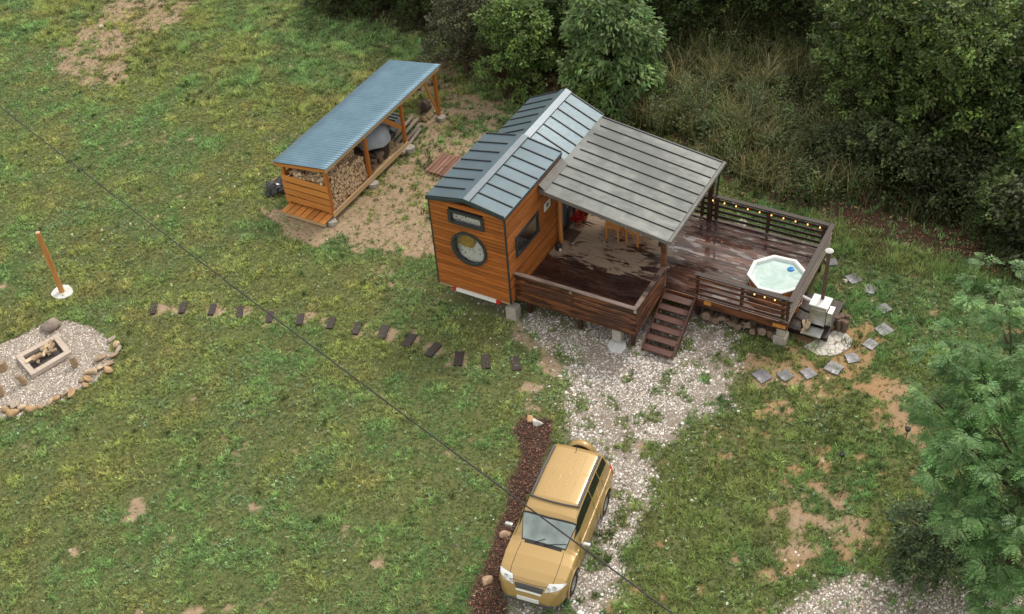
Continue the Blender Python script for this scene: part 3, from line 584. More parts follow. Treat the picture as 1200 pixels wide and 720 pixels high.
for xx,yy in ((2.8,.6),(4.5,.6),(6.2,.6),(4.5,2.4),(7.4,2.6),(8.8,6.0),(10.0,6.0),(6.5,6.0),(6.2,4)): m=MB(); m.box(xx-.06,xx+.06,yy-.06,yy+.06,-.02,.6); db(m,'support_post',M['darkwood_z'])
def railing(label=None): 
    o=thing('railing',None,None,(0,0,0)); del_=None
    for k in ('label','category'):
        if k in o: del o[k]
    o.parent=deck; o.location=(-2.5,-.3,0)
    if label:o['label']=label
    return o
def rb(m,n,mat,par,b=0): return m.build(n,mat,par,bev=b)
# front fence (closely boarded)
f=railing('closely boarded front railing'); m=MB()
for i in range(5): z=.70+i*.196; m.box(2.54+R.uniform(0,.02),6.40,.262+R.uniform(0,.006),.286,z,z+.135)
rb(m,'planks',M['fence_x'],f)
m=MB(); m.box(2.54,6.44,.20,.33,1.685,1.715); rb(m,'handrail',M['capwood_x'],f)
for xx in (2.62,4.4,6.28): m=MB(); m.box(xx-.045,xx+.045,.29,.38,.86,1.68); rb(m,'post',M['darkwood_z'],f)
for xx in (4.38,6.405): MB().box(xx-.04,xx+.04,.225,.252,1.56,1.66).build('bracket',M['steel'],f)
f=railing(); m=MB()
for i in range(5): z=.74+i*.192; m.box(6.39,6.42+R.uniform(-.006,.006),.29,2.40,z,z+.125)
rb(m,'planks',M['fence_y'],f); m=MB(); m.box(6.33,6.46,.335,2.45,1.687,1.717); rb(m,'handrail',M['capwood_x'],f)
m=MB(); m.box(6.30,6.385,.9,.98,.86,1.68); rb(m,'post',M['darkwood_z'],f)
def openrail(axis,c,a0,a1,posts,cap,mat,pm,label=None,side=1,zs=(.93,1.13,1.33,1.52),h=.09,z0=.85):
    f=railing(label); m=MB()
    for z in zs:
        if axis=='x': m.box(a0,a1,c-.012,c+.014,z,z+h)
        else: m.box(c-.012,c+.014,a0,a1,z,z+h)
    rb(m,'planks',M[mat],f); m=MB()
    if axis=='x': m.box(a0-.02,a1+.02,c-.075,c+.075,1.70,1.735)
    else: m.box(c-.075,c+.075,a0-.02,a1+.02,1.702,1.737)
    rb(m,'handrail',M[cap],f)
    for q in posts:
        m=MB(); e=side*.065
        if axis=='x': m.box(q-.045,q+.045,min(c+e-.045,c+e+.045),max(c+e-.045,c+e+.045),z0,1.699)
        else: m.box(c+e-.045,c+e+.045,q-.045,q+.045,z0,1.699)
        rb(m,'post',M[pm],f)
        m=MB()
        if axis=='x': m.box(q-.05,q+.05,c+e-.052,c+e+.052,z0,z0+.06)
        else: m.box(c+e-.052,c+e+.052,q-.05,q+.05,z0,z0+.06)
        rb(m,'bracket',M['steel'],f)
    return f
openrail('x',2.37,7.36,10.08,(7.42,8.76,9.98),'darkwood_x','fence_x','darkwood_z',side=1)
openrail('x',6.1,2.6,10.08,(2.7,4.5,6.12,6.6,8.26,9.98),'darkwood_x','darkwood_x','darkwood_z',side=-1)
openrail('y',10.2,2.30,6.16,(2.40,6.08),'darkwood_y','greywood','darkwood_z',side=-1,label='end railing of greyer planks behind the hot tub')
# stairs
st=thing('wooden_stairs','dark brown wooden steps leading from the gravel up to the deck','stairs',(6.93,2.35,0))
def sb(m,n,mat): o=m.build(n,mat,st); o.location=(-6.93,-2.35,0); return o
for xx in (6.46,7.40): m=MB(); m.beam((xx,2.37,.80),(xx+.10,.40,.03),.05,.19); sb(m,'stringer',M['stairwood'])
for i in range(6):
    t=(i+.35)/6.1; yy=2.37-1.97*t; z=.83-.75*t; o_=.1*t; m=MB(); m.box(6.487+o_,7.372+o_,yy-.27,yy,z-.035,z); sb(m,'tread',M['stairwood'])
for xx in(6.56,7.50): block('footing_stone','small pale stone under the %s foot of the deck stairs'%('left' if xx<7 else 'right'),'footing stone',xx-.13,xx+.13,.3,.55,-.03,.05,'concrete')
# concrete piers
pr=thing('concrete_pier','tall grey concrete pier under the near corner of the hot tub deck','concrete pier',(10.0,2.5,0)); MB().box(-.13,.13,-.15,.1,.28,.555).build('upper_block',M['concrete'],pr,bev=.015); MB().box(-.19,.17,-.2,.16,-.02,.279).build('lower_block',M['concrete'],pr,bev=.02)
pr=thing('concrete_pier','short pale concrete pier on the gravel below the boarded front railing','concrete pier',(5.75,.5,0)); MB().box(-.14,.14,-.12,.14,.1,.6).build('upper_block',M['concrete'],pr,bev=.015)
m=MB(); m.prism([(-.2,-.3),(.0,-.5),(.3,-.42),(.33,-.15),(.2,.1),(-.15,.12),(-.23,-.1)],-.03,.03); m.build('spilled_mortar',M['concrete_pale'],pr,bev=.02)
# ------------------------------------------------------------------ hot tub
tub=thing('hot_tub','white octagonal hot tub with wood clad side full of pale water','hot tub',(TUB[0],TUB[1],0),rad(3))
a8=math.pi/8; m=MB(); m.lathe([(.80,1.2),(.885,1.24),(.89,1.275),(.875,1.29),(.80,1.29),(.775,1.27),(.75,1.1),(.70,.7),(.3,.66),(.0,.66)],8,a0=a8,smooth=False); m.build('shell',M['shell'],tub,bev=.006)
m=MB(); n=8; m.add([(.765*math.cos(a8+math.pi/4*j),.765*math.sin(a8+math.pi/4*j),1.19) for j in range(8)],[tuple(range(8))]); m.build('water_surface',M['water'],tub)
m=MB()
for j in range(56):
    a=2*math.pi*j/56; c=Matrix.Rotation(a,4,'Z'); m.box(.775,.80,-.043,.043,.27,1.19,0,c)
m.build('cladding',M['shedpost'],tub)
m=MB(); m.lathe([(.806,.45),(.812,.45),(.812,.49),(.806,.49)],40); m.lathe([(.806,.95),(.812,.95),(.812,.99),(.806,.99)],40); m.build('hoop',M['steel'],tub)
fd=MB(); fd.lathe([(0,-.02),(.09,-.02),(.105,.01),(.09,.04),(.06,.045),(.05,.03),(.035,.07),(0,.075)],20); fd=fd.build('floating_dispenser',M['blueplastic']); fd.location=(9.58,4.27,1.19); tag(fd,'blue round floating dispenser in the hot tub water','pool dispenser')
pf=thing('stove_platform','dark low wooden platform beside the hot tub carrying the stove','platform',(10.55,3.6,0))
m=MB()
for i in range(8): m.box(-.5+i*.145,-.362+i*.145,-.75,.95,.22,.26)
m.build('boards',M['darkwood_y'],pf)
for q in(-.6,.8): MB().box(-.5,.65,q-.04,q+.04,.0,.218).build('bearer',M['darkwood_x'],pf)
sv=thing('hot_tub_stove','pale metal wood stove with a tall rusty chimney beside the hot tub','stove',(10.77,3.35,.26))
MB().box(-.22,.25,-.2,.24,.12,.80).build('firebox',M['steel'],sv,bev=.01); MB().box(-.26,.29,-.24,.28,.80,.85).build('lid',M['white'],sv,bev=.012); MB().box(-.19,.22,-.222,-.201,.22,.68).build('door',M['steel'],sv)
MB().box(-.3,.27,-.62,-.22,.01,.05).build('hearth_plate',M['steel'],sv); MB().box(.26,.42,-.15,.2,.15,.62).build('side_box',M['steel'],sv,bev=.01)
for q in ((-.2,-.18),(.22,-.18),(-.2,.2),(.22,.2)): MB().box(q[0]-.02,q[0]+.02,q[1]-.02,q[1]+.02,0,.12).build('leg',M['black'],sv)
m=MB(); m.tube([(.02,.14,.85),(.02,.14,2.56)],.055,12); chm=m.build('chimney',M['rust'],sv)
m=MB(); m.lathe([(.0,2.66),(.11,2.61),(.125,2.585),(.11,2.59),(0,2.62)],20,c=(.02,.14)); m.build('cap',M['concrete_pale'],chm)
m=MB(); m.tube([(-.22,.1,.68),(-.4,.12,.70),(-.62,.2,.70)],.05,10); m.build('water_pipe',M['white'],sv); m=MB(); m.tube([(-.22,.1,.25),(-.4,.12,.25),(-.62,.2,.25)],.045,10); m.build('water_pipe',M['black'],sv)
# ------------------------------------------------------------------ porch furnishing
tag(MB().box(2.56,2.98,3.2,3.78,FZ+.004,FZ+.022).build('doormat',M['mat'],bev=.004),'brown coir doormat in front of the glass door','doormat')
def pot(x,y,label,s=1):
    p=thing('flower_pot',label,'potted plant',(x,y,FZ)); MB().lathe([(0,0),(.085*s,0),(.12*s,.19*s),(.135*s,.19*s),(.135*s,.23*s),(.115*s,.23*s),(.11*s,.2*s),(0,.2*s)],18).build('pot',M['terracotta'],p)
    n=260; a=NR.uniform(0,6.28,n); q=np.sqrt(NR.random(n))*.2*s; z=.24*s+NR.random(n)*.25*s*(1.1-q/.25)
    redm=NR.random(n)<.6; c=np.where(redm[:,None],hsvish((.55,.01,.02),n,.2,.05),hsvish((.05,.1,.03),n,.2,.05)); z=z+redm*.05
    V,F,C=leaves(q*np.cos(a),q*np.sin(a),z,NR.uniform(.05,.09,n),NR.uniform(.04,.07,n),NR.uniform(0,6.28,n),NR.uniform(-.2,1,n),c); npmesh('red_flowers',V,F,C,M['leafcol'],p)
pot(2.74,4.0,'terracotta pot of red flowers nearer to the doormat'); pot(2.78,4.42,'terracotta pot of red flowers farther back against the house wall')
def chair(x,y,rz,label):
    c=thing('wooden_chair',label,'chair',(x,y,FZ),rz,'orange chairs under the canopy')
    for sx in(-.2,.2):
        MB().box(sx-.025,sx+.025,-.2,-.15,0,.45).build('leg',M['orangewood'],c); MB().box(sx-.025,sx+.025,.16,.21,0,.9).build('leg',M['orangewood'],c)
    m=MB(); 
    for i in range(4): m.box(-.235,.235,-.21+i*.105,-.115+i*.105,.45,.475)
    m.build('seat',M['orangewood'],c); m=MB(); m.box(-.175,.175,.17,.2,.62,.7); m.box(-.175,.175,.17,.2,.78,.87); m.box(-.175,.175,-.19,-.165,.2,.25); m.build('backrest',M['orangewood'],c)
chair(4.05,3.98,rad(180),'orange wooden chair nearer to the house under the canopy'); chair(4.72,4.02,rad(172),'orange wooden chair farther from the house under the canopy')
tb=thing('wooden_table','orange wooden table behind the two chairs under the canopy','table',(4.4,4.8,FZ)); m=MB()
for i in range(6): m.box(-.8,.8,-.36+i*.12,-.25+i*.12,.72,.75)
m.build('tabletop',M['orangewood'],tb)
for sx in(-.7,.7):
    for sy in(-.28,.28): MB().box(sx-.04,sx+.04,sy-.04,sy+.04,0,.72).build('leg',M['orangewood'],tb)
lt=thing('lantern','small black lantern with a white candle at the foot of the log post','lantern',(2.72,2.72,FZ)); MB().lathe([(0,0),(.1,0),(.11,.02),(.105,.2),(.06,.25),(.0,.26)],16).build('housing',M['black'],lt); MB().lathe([(0,.0),(.035,.0),(.035,.1),(0,.1)],10,c=(.09,-.07)).build('candle',M['white'],lt)
# string lights
def lights(name,label,pts,every,mat,par_off=.05):
    t=thing(name,label,'string lights',pts[0]); m=MB(); P=[Vector(p)-Vector(pts[0]) for p in pts]; full=[]
    for a,b in zip(P,P[1:]):
        L=(b-a).length; k=max(2,int(L/every)+1)
        for i in range(k*4): s=i/(k*4); u=(s*k)%1; full.append(a.lerp(b,s)-Vector((0,0,.06*math.sin(math.pi*u))))
        for i in range(k):
            q=a.lerp(b,(i+.5)/k)-Vector((0,0,par_off+.02)); bm=MB(); bm.lathe([(0,-.05),(.015,-.042),(.022,-.02),(.012,.012),(.010,.02)],10); o=bm.build('bulb',mat,t); o.location=q
            sk=MB(); sk.tube([(0,0,.018),(0,0,.055)],.013,8); sk.build('socket',M['black'],o)
    full.append(P[-1]); m.tube(full,.006,5); m.build('cable',M['black'],t); return t
lights('string_lights','warm glowing string lights along the back deck railing',[(5.9,6.0,1.70),(10.05,6.0,1.70)],.40,M['bulb'])
lights('string_lights','warm glowing string lights along the front railing beside the hot tub',[(9.0,2.29,1.72),(9.9,2.29,1.72)],.42,M['bulb'])
# ------------------------------------------------------------------ split logs
def logmesh(kind,L,r):
    """split firewood: wedge or round, local x is the grain; mat0 split wood, mat1 bark"""
    m=MB(); 
    if kind=='round': n=9; prof=[(r*math.cos(2*math.pi*i/n)*R.uniform(.9,1.08),r*math.sin(2*math.pi*i/n)*R.uniform(.9,1.08)) for i in range(n)]; bark=set(range(n))
    elif kind=='half': prof=[(r*math.cos(math.pi*i/5),r*math.sin(math.pi*i/5)-.4*r) for i in range(6)]; bark=set(range(5))
    else: prof=[(-r*.55,-r*.5)]+[(-r*.55+r*1.35*math.cos(rad(5+20*i)),-r*.5+r*1.35*math.sin(rad(5+20*i))) for i in range(5)]; bark={1,2,3,4}
    n=len(prof); k=3; vs=[]
    for j in range(k):
        x=-L/2+L*j/(k-1); s=1+R.uniform(-.06,.06); oy,oz=R.uniform(-.006,.006),R.uniform(-.006,.006); vs+=[(x,a*s+oy,b*s+oz) for a,b in prof]
    m.add(vs,[tuple(range(n))[::-1],tuple(range((k-1)*n,k*n))],0)
    for j in range(k-1):
        for i in range(n): m.add([vs[j*n+i],vs[j*n+(i+1)%n],vs[(j+1)*n+(i+1)%n],vs[(j+1)*n+i]],[(0,1,2,3)],1 if i in bark else 0)
    me=m.build('firewood',[M['split'] if r<.09 else M['oldend'],M['innerbark'] if r<.09 else M['bark']]); d=me.data; bpy.data.objects.remove(me); return d
LOGS=[logmesh('wedge',.33,.07),logmesh('wedge',.35,.062),logmesh('half',.34,.066),logmesh('wedge',.32,.075),logmesh('round',.33,.05)]
BIG=[logmesh('round',.42,.12),logmesh('half',.45,.14),logmesh('round',.4,.10),logmesh('wedge',.44,.15)]
def log(me,loc,rot,label,group,sc_=1,name='firewood'):
    o=bpy.data.objects.new(name,me); o.location=loc; o.rotation_euler=rot; o.scale=(sc_,)*3; link(o); return tag(o,label,'firewood',group)
# ------------------------------------------------------------------ firewood shed
sh=thing('firewood_shed','open orange timber firewood shed with blue corrugated roof','shed',(-6.3,2,0),0)
def hb(m,n,mat,b=0): o=m.build(n,mat,sh,bev=b); o.location=(6.3,-2,0); return o
SX0,SX1=-5.30,-7.48; SZ0,SZ1=2.13,1.84; SY0,SY1=1.86,9.1
zs=lambda x: SZ0+(x-SX0)*(SZ1-SZ0)/(SX1-SX0)
per=.13; ny=int((SY1-SY0)/per*8); yy=np.linspace(SY0,SY1,ny); vs=[];fs=[]
for x in np.linspace(SX0+.06,SX1-.04,6):
    for q in yy: vs.append((x,q,zs(x)+.012*math.sin(q/per*2*math.pi)+.02+(.012 if (q>6.4) else 0)))
for i in range(5):
    for j in range(ny-1): a=i*ny+j; fs.append((a,a+ny,a+ny+1,a+1))
m=MB(); m.add(vs,fs,0,True); o=hb(m,'corrugated_roof',M['corr']); so=o.modifiers.new('s','SOLIDIFY'); so.thickness=.012
for x in (-5.42,-7.2):
    for y in (1.98,4.26,6.55,8.85):
        m=MB(); m.box(x-.055,x+.055,y-.055,y+.055,.06,zs(x)-.10); hb(m,'post',M['shedpost'])
m=MB(); m.box(-5.36,-5.31,1.9,9.05,zs(-5.33)-.15,zs(-5.33)-.02); hb(m,'front_fascia',M['palewood'])
m=MB(); sheet(m,-5.37,zs(-5.37)-.012,-7.46,zs(-7.46)-.012,1.86,1.91,.1); hb(m,'end_fascia',M['shedwood'])
m=MB()
for x in (-5.9,-6.5,-7.1): m.box(x-.03,x+.03,1.92,9.05,zs(x)-.1,zs(x)-.0)
for y in (4.26,6.55,8.85): sheet(m,-5.37,zs(-5.37)-.1,-7.4,zs(-7.4)-.1,y-.03,y+.03,.1)
hb(m,'rafter',M['shedwood'])
m=MB()
for i,(z,h) in enumerate(((.33,.25),(.61,.25),(.89,.24),(1.16,.25))): m.beam((-7.28,1.905,z+h/2+R.uniform(-.01,.01)),(-5.38,1.905,z+h/2+R.uniform(-.012,.012)),.03,h-.02)
hb(m,'end_boards',M['shedwood'])
m=MB()
for i in range(4): m.box(-7.26,-7.23,1.95,8.9,.35+i*.28,.58+i*.28)
hb(m,'back_boards',M['shedwood'])
m=MB(); m.box(-5.36,-5.32,1.93,6.6,.16,.36); hb(m,'floor_beam',M['palewood'])
m=MB()
for i in range(7): x=-7.2+i*.262; m.box(x,x+.225,1.42,4.24,.19+R.uniform(0,.01),.22)
hb(m,'floor_slats',M['shedwood'])
m=MB()
for i in range(11): y=4.3+i*.205; m.box(-7.2,-5.38,y,y+.19,.2,.225)
hb(m,'floor_boards',M['palewood'])
for q in (1.54,4.15,6.45): m=MB(); m.box(-7.1,-5.45,q-.05,q+.05,.02,.188); hb(m,'bearer',M['palewood'])
m=MB(); m.beam((-5.42,8.85,.2),(-5.42,8.1,zs(-5.42)-.15),.05,.08); hb(m,'brace',M['shedwood']); m=MB(); m.beam((-5.46,6.5,.95),(-5.9,5.75,1.75),.04,.16); hb(m,'brace',M['shedwood'])
for i,(x,y) in enumerate(((-5.38,1.78),(-5.3,4.2),(-5.22,6.5),(-5.3,8.8))):
    lab=['rough concrete footing under the near corner post of the firewood shed','rough concrete footing under the second front post of the firewood shed','square concrete footing under the third front post of the firewood shed','concrete footing under the far front post of the firewood shed'][i]
    m=MB(); k=7; P=[(.2*math.cos(6.28*j/k)*R.uniform(.8,1.2),.17*math.sin(6.28*j/k)*R.uniform(.8,1.2)) for j in range(k)]; m.prism(P,-.05,.2 if i==2 else .13); o=m.build('concrete_footing',M['concrete'],bev=.025); o.location=(x,y,0); tag(o,lab,'footing')
G1='split logs stacked in the first bay of the firewood shed'
L1='split log among those stacked in the first bay of the blue roofed shed'
cnt=0
for r_ in range(11):
    z=.28+r_*.104
    for k in range(19):
        y=2.06+k*.116+(r_%2)*.05
        if y>4.2: continue
        if r_>8 and y>3.4+.3*R.random(): continue
        log(LOGS[R.randrange(5)],(-5.66-.02*r_+R.uniform(-.05,.04),y+R.uniform(-.015,.015),z+R.uniform(-.012,.012)),(R.uniform(0,6.28),R.uniform(-.09,.09),R.uniform(-.12,.12)),L1,G1,R.uniform(1.0,1.3)); cnt+=1
for k in range(95):
    if cnt>=292: break
    log(LOGS[R.randrange(5)],(R.uniform(-7.0,-5.6),2.05+1.7*R.random()**1.7,1.44+R.uniform(-.03,.11)),(R.uniform(0,6.28),R.uniform(-.3,.3),R.uniform(0,6.28)),L1,G1,R.uniform(.9,1.25)); cnt+=1
# the rest of that stack behind
mm=MB()
for r_ in range(11):
    for k in range(18):
        for c_ in range(3):
            a=LOGS[(r_+k+c_)%5]; M4=Matrix.Translation((-6.02-.36*c_,2.1+k*.116,.28+r_*.104))@Matrix.Rotation(R.uniform(0,6.28),4,'X')
            for p in a.polygons: mm.add([M4@a.vertices[i].co for i in p.vertices],[tuple(range(len(p.vertices)))],p.material_index)
tag(mm.build('firewood_stack',[M['split'],M['bark']]),'rest of the split log stack behind the front rows in the shed','firewood',kind='stuff')
for k in range(34):
    log(BIG[R.randrange(4)],(R.uniform(-6.9,-5.6),R.uniform(4.35,5.35),.36+(.6*R.random()**1.2)*(1.25-(k%5)*.2)*.7),(R.uniform(0,6.28),R.uniform(-.25,.25),R.uniform(-.7,.7)),'larger rough log among those heaped in the middle bay of the firewood shed','large logs heaped in the middle bay of the shed',R.uniform(.8,1.1),'rough_log')
# covered drum
bt=thing('storage_drum','black drum under a sagging whitish tarpaulin inside the middle of the shed','drum',(-6.0,5.55,.23)); MB().lathe([(0,0),(.42,0),(.46,.05),(.48,.75),(.5,.8),(.47,.82),(0,.82)],24).build('barrel',M['black'],bt)
m=MB(); k=32; prof=[(0,1.12),(.22,1.10),(.40,1.0),(.50,.86),(.53,.62)]; vs=[(r*(1+.05*math.sin(5*a+i))*math.cos(a),r*(1+.05*math.cos(4*a))*1.25*math.sin(a),z+.04*math.sin(3*a+i)*(i/4)) for i,(r,z) in enumerate(prof) for a in [2*math.pi*j/k for j in range(k)]]
m.add(vs,[(i*k+j,i*k+(j+1)%k,(i+1)*k+(j+1)%k,(i+1)*k+j) for i in range(4) for j in range(k)],0,True); m.build('tarpaulin',M['tarp'],bt)
gr_=thing('charcoal_grill','small black charcoal grill on thin rusty legs at the third shed post','grill',(-5.85,6.2,.23)); MB().lathe([(0,.36),(.16,.38),(.24,.48),(.25,.52),(.2,.58),(.08,.63),(0,.64)],18).build('bowl',M['black'],gr_)
for a in (.4,2.5,4.6): m=MB(); m.tube([(.14*math.cos(a),.14*math.sin(a),.42),(.2*math.cos(a),.2*math.sin(a),0)],.014,6); m.build('leg',M['rust'],gr_)
bx=thing('white_crate','pale plastic crate on the ground in the far bay of the firewood shed','crate',(-6.7,7.5,0)); m=MB(); m.box(-.3,.3,-.4,.4,0,.03)
for i in range(3): m.box(-.3,.3,-.4,-.375,.06+i*.14,.16+i*.14); m.box(-.3,.3,.375,.4,.06+i*.14,.16+i*.14); m.box(.275,.3,-.375,.375,.06+i*.14,.16+i*.14); m.box(-.3,-.275,-.375,.375,.06+i*.14,.16+i*.14)
m.build('sides',M['tarp'],bx)
pls=[(-5.89,6.45),(-6.05,8.30),(-5.59,6.34),(-5.71,8.06),(-6.15,6.58),(-6.32,8.43),(-5.30,6.11),(-5.56,7.75)]
for i in range(0,8,2):
    a,b=pls[i],pls[i+1]; m=MB(); m.tube([(0,0,0),((b[0]-a[0])/2,(b[1]-a[1])/2,.01),(b[0]-a[0],b[1]-a[1],0)],[.075,.07,.06],9); o=m.build('weathered_pole',M['greywood']); o.location=(a[0],a[1],.09+.05*(i%4)/2)
    tag(o,['weathered grey pole second from the outside in the bundle beside the far shed bay','weathered grey pole third from the outside in the bundle beside the far shed bay','innermost weathered grey pole lying inside the far shed bay','outermost weathered grey pole lying past the third shed post'][i//2],'pole','grey poles by the shed')
# black sheet heap on the left
q=[(-8.20,2.68)][0]; m=MB(); n=14; vs=[]
for i in range(n):
    for j in range(n):
        u=i/(n-1)*2-1; v=j/(n-1)*2-1; rr=max(0,1-(u*u+v*v)*.7); vs.append((u*.62+R.uniform(-.03,.03),v*.42,.42*rr**.7*(1+.3*math.sin(5*u+2*v))+R.uniform(0,.05)))
m.add(vs,[(i*n+j,(i+1)*n+j,(i+1)*n+j+1,i*n+j+1) for i in range(n-1) for j in range(n-1)]); o=m.build('plastic_sheet',plain('black_plastic_sheet',(.02,.022,.026),.22,.3)); o.location=(q[0]+.1,q[1]+.1,-.02); o.rotation_euler=(0,0,rad(35)); tag(o,'crumpled black plastic sheet on the grass behind the near end of the firewood shed','plastic sheet')
# old boards behind the house
bp=thing('board_pallet','old reddish brown boards laid on the ground behind the house','pallet',(-3.6,6.2,0)); m=MB()
for i in range(6): m.box(-.44+i*.15,-.31+i*.15,-.62+R.uniform(-.05,.05),.6+R.uniform(-.05,.05),.07,.1)
m.build('boards',M['redboard'],bp)
for q in (-.4,.35): MB().box(-.42,.42,q-.05,q+.05,0,.068).build('bearer',M['redboard'],bp)
# logs under the deck
for i in range(15):
    x=7.75+i*.146; big=BIG[(i*7)%4]; z=.12+.02*(i%3); 
    cl=['left end of the row','left part of the row','middle of the row','right part of the row','pier end of the row'][i//3]
    log(big,(x+R.uniform(-.03,.03),2.52+R.uniform(-.08,.1),z+(.0 if i%3 else .12)),(R.uniform(0,6),R.uniform(-.1,.5),rad(90)+R.uniform(-.3,.3)),'rough bark covered log at the %s under the hot tub deck'%cl,'logs under the hot tub deck, '+cl,R.uniform(.75,1.15),'rough_log')
for i,(a,b,rz) in enumerate(((10.55,2.96,.3),(10.46,3.08,1.0),(10.58,3.06,.6))): log(LOGS[i],(a,b,.33+.08*(i==2)),(2.6+.3*i,0,rz+1),['pale split log lying nearest the deck corner on the stove platform','pale split log lying farther back on the stove platform','pale split log on top of two others on the stove platform'][i],'split logs on the stove platform')
# ------------------------------------------------------------------ rocks
def rock(x,y,s,label,cat='stone',group=None,col=(.34,.24,.15),flat=.6,asp=(1,1),name='stone',z=0):
    import bmesh
    bm=bmesh.new(); bmesh.ops.create_icosphere(bm,subdivisions=2,radius=1); d=[Vector((R.gauss(0,1),R.gauss(0,1),R.gauss(0,1))).normalized() for _ in range(12)]; h=[R.uniform(.38,.75) for _ in d]
    for v in bm.verts:
        for q,hh in zip(d,h):
            k=v.co.dot(q)
            if k>hh: v.co-=q*(k-hh)
    V=np.array([v.co[:] for v in bm.verts])*np.array([s*asp[0],s*asp[1],s*flat])[None]; F=np.array([[v.index for v in f.verts] for f in bm.faces]); bm.free()
    c=np.array(col)[None]*np.exp(NR.normal(0,.12,(len(V),1))); o=npmesh(name,V,F,c,M['rockcol']); o.location=(x,y,s*flat*.45+z); o.rotation_euler=(0,0,R.uniform(0,6)); return tag(o,label,cat,group)
rockpx=[(-8.24,-5.88),(-7.96,-5.96),(-7.70,-6.17),(-7.66,-6.35),(-7.97,-6.62),(-7.59,-6.69),(-7.61,-6.85),(-7.67,-7.00),(-7.38,-6.95),(-7.76,-7.20),(-7.69,-7.45),(-7.76,-7.60),(-7.53,-7.69),(-7.66,-7.94),(-7.70,-8.11),(-7.84,-8.10),(-7.86,-8.30),(-7.96,-8.46),(-8.00,-8.63),(-8.09,-8.78),(-8.14,-8.96),(-8.30,-9.11),(-8.56,-9.19),(-8.87,-9.19),(-9.08,-9.25),(-8.70,-9.48),(-9.02,-9.45)]
wh=['at its right tip','at its right tip','at its right tip','at its right tip','on its lower right edge','on its lower right edge','on its lower right edge','on its lower right edge','on its lower right edge','on its lower right edge','along its lower edge','along its lower edge','along its lower edge','along its lower edge','along its lower edge','along its lower edge','along its lower edge','along its lower edge','along its lower edge','along its lower edge','near its lower left edge','near its lower left edge','near its lower left edge','near its lower left edge','near its lower left edge','near its lower left edge','near its lower left edge']
for i,q in enumerate(rockpx):
    s=R.uniform(.11,.19)*(1.7 if i==25 else 1); rock(q[0],q[1],s,'tan border stone of the gravel fire pit circle, %s'%wh[i],'stone','tan border stones of the fire pit, '+wh[i],col=R.choice([(.42,.28,.15),(.36,.27,.19),(.5,.38,.25),(.4,.34,.28)]),asp=(R.uniform(1,1.5),R.uniform(.6,.9)),flat=.5,name='border_stone')
for P_,lab,s,c in (([(-10.37,-6.22)][0],'round grey brown boulder at the top edge of the fire pit gravel',.42,(.27,.22,.19)),([(10.88,5.77)][0],'small pale round stone in the grass near the chimney',.11,(.55,.5,.4)),
   ([(4.87,-3.36)][0],'orange brown stone on the mulch near the top of the strip',.17,(.5,.3,.17)),([(5.13,-3.45)][0],'whitish stone on the mulch near the top of the strip',.2,(.62,.6,.56)),([(6.21,-7.12)][0],'tan stone on the mulch beside the car mirror',.2,(.5,.35,.23)),([(6.44,-8.54)][0],'tan stone on the mulch beside the car headlight',.18,(.5,.34,.22)),
   ([(-6.16,9.08)][0],'dark upright rock in the dirt behind the far end of the shed',.35,(.10,.07,.055)),([(11.85,5.21)][0],'little tan stone between the pavers to the right of the stove',.07,(.5,.4,.28)),([(-22.95,9.33)][0],'pale stone in the dry brush patch at the top left',.16,(.55,.47,.38)),([(-7.02,10.87)][0],'brown rock behind the far corner of the shed',.25,(.2,.14,.1)),([(6.42,8.22)][0],'pale stone in the grass behind the deck',.13,(.5,.47,.42)),([(7.01,7.26)][0],'flat pale slab in the grass behind the deck railing',.3,(.5,.48,.44))):
    rock(P_[0],P_[1],s,lab,col=c,flat=1.0 if 'upright' in lab else (.25 if 'slab' in lab else .65))
frocks=[(-6.55,10.11),(-7.25,10.29),(-6.14,9.88),(-6.35,10.73),(-5.84,8.45),(-7.00,9.52),(-5.71,9.40)]
for i,q in enumerate(frocks): rock(q[0],q[1],R.uniform(.12,.2),'brown rubble stone in the dirt just beyond the far end of the shed','stone','brown rubble stones beyond the shed',col=(.26,.17,.11))
litst=[(10.38,8.36),(11.54,8.11),(8.86,9.19),(7.87,9.54),(6.89,9.81),(12.47,8.11),(12.08,8.26)]
for i,q in enumerate(litst): rock(q[0],q[1],R.uniform(.12,.22),'tan stone in the leaf litter between the deck lawn and the trees','stone','tan stones in the leaf litter by the trees',col=(.38,.28,.2),flat=.4)
# ------------------------------------------------------------------ wooden stepping planks and slate pavers
NUM=['first','second','third','fourth','fifth','sixth','seventh','eighth','ninth','tenth','eleventh','twelfth','thirteenth','fourteenth']
for i,q in enumerate(Z_PLANKS):
    m=MB(); w=.10 if i<8 else .13; l=.25 if i<8 else .29; m.box(-w,w,-l,l,0,.06); o=m.build('stepping_plank',M['darkwood_y'],bev=.01); hz=float(height(np.array([q[0]]),np.array([q[1]]))[0])
    o.location=(q[0],q[1],hz+.0); o.rotation_euler=(0,0,rad(31.6-[0,3,4,-6,2,6,10,12,14,24,32,8,-2,-4][i])); tag(o,'dark wooden lawn step, %s from the left in the row of fourteen'%NUM[i],'stepping plank','dark wooden steps across the lawn')
PV=[(10.00,0.89),(10.57,1.19),(11.13,1.53),(11.70,2.02),(12.03,2.63),(12.34,3.39),(12.52,4.15),(12.26,5.06),(11.67,5.73),(11.07,6.03),(10.23,6.51)]
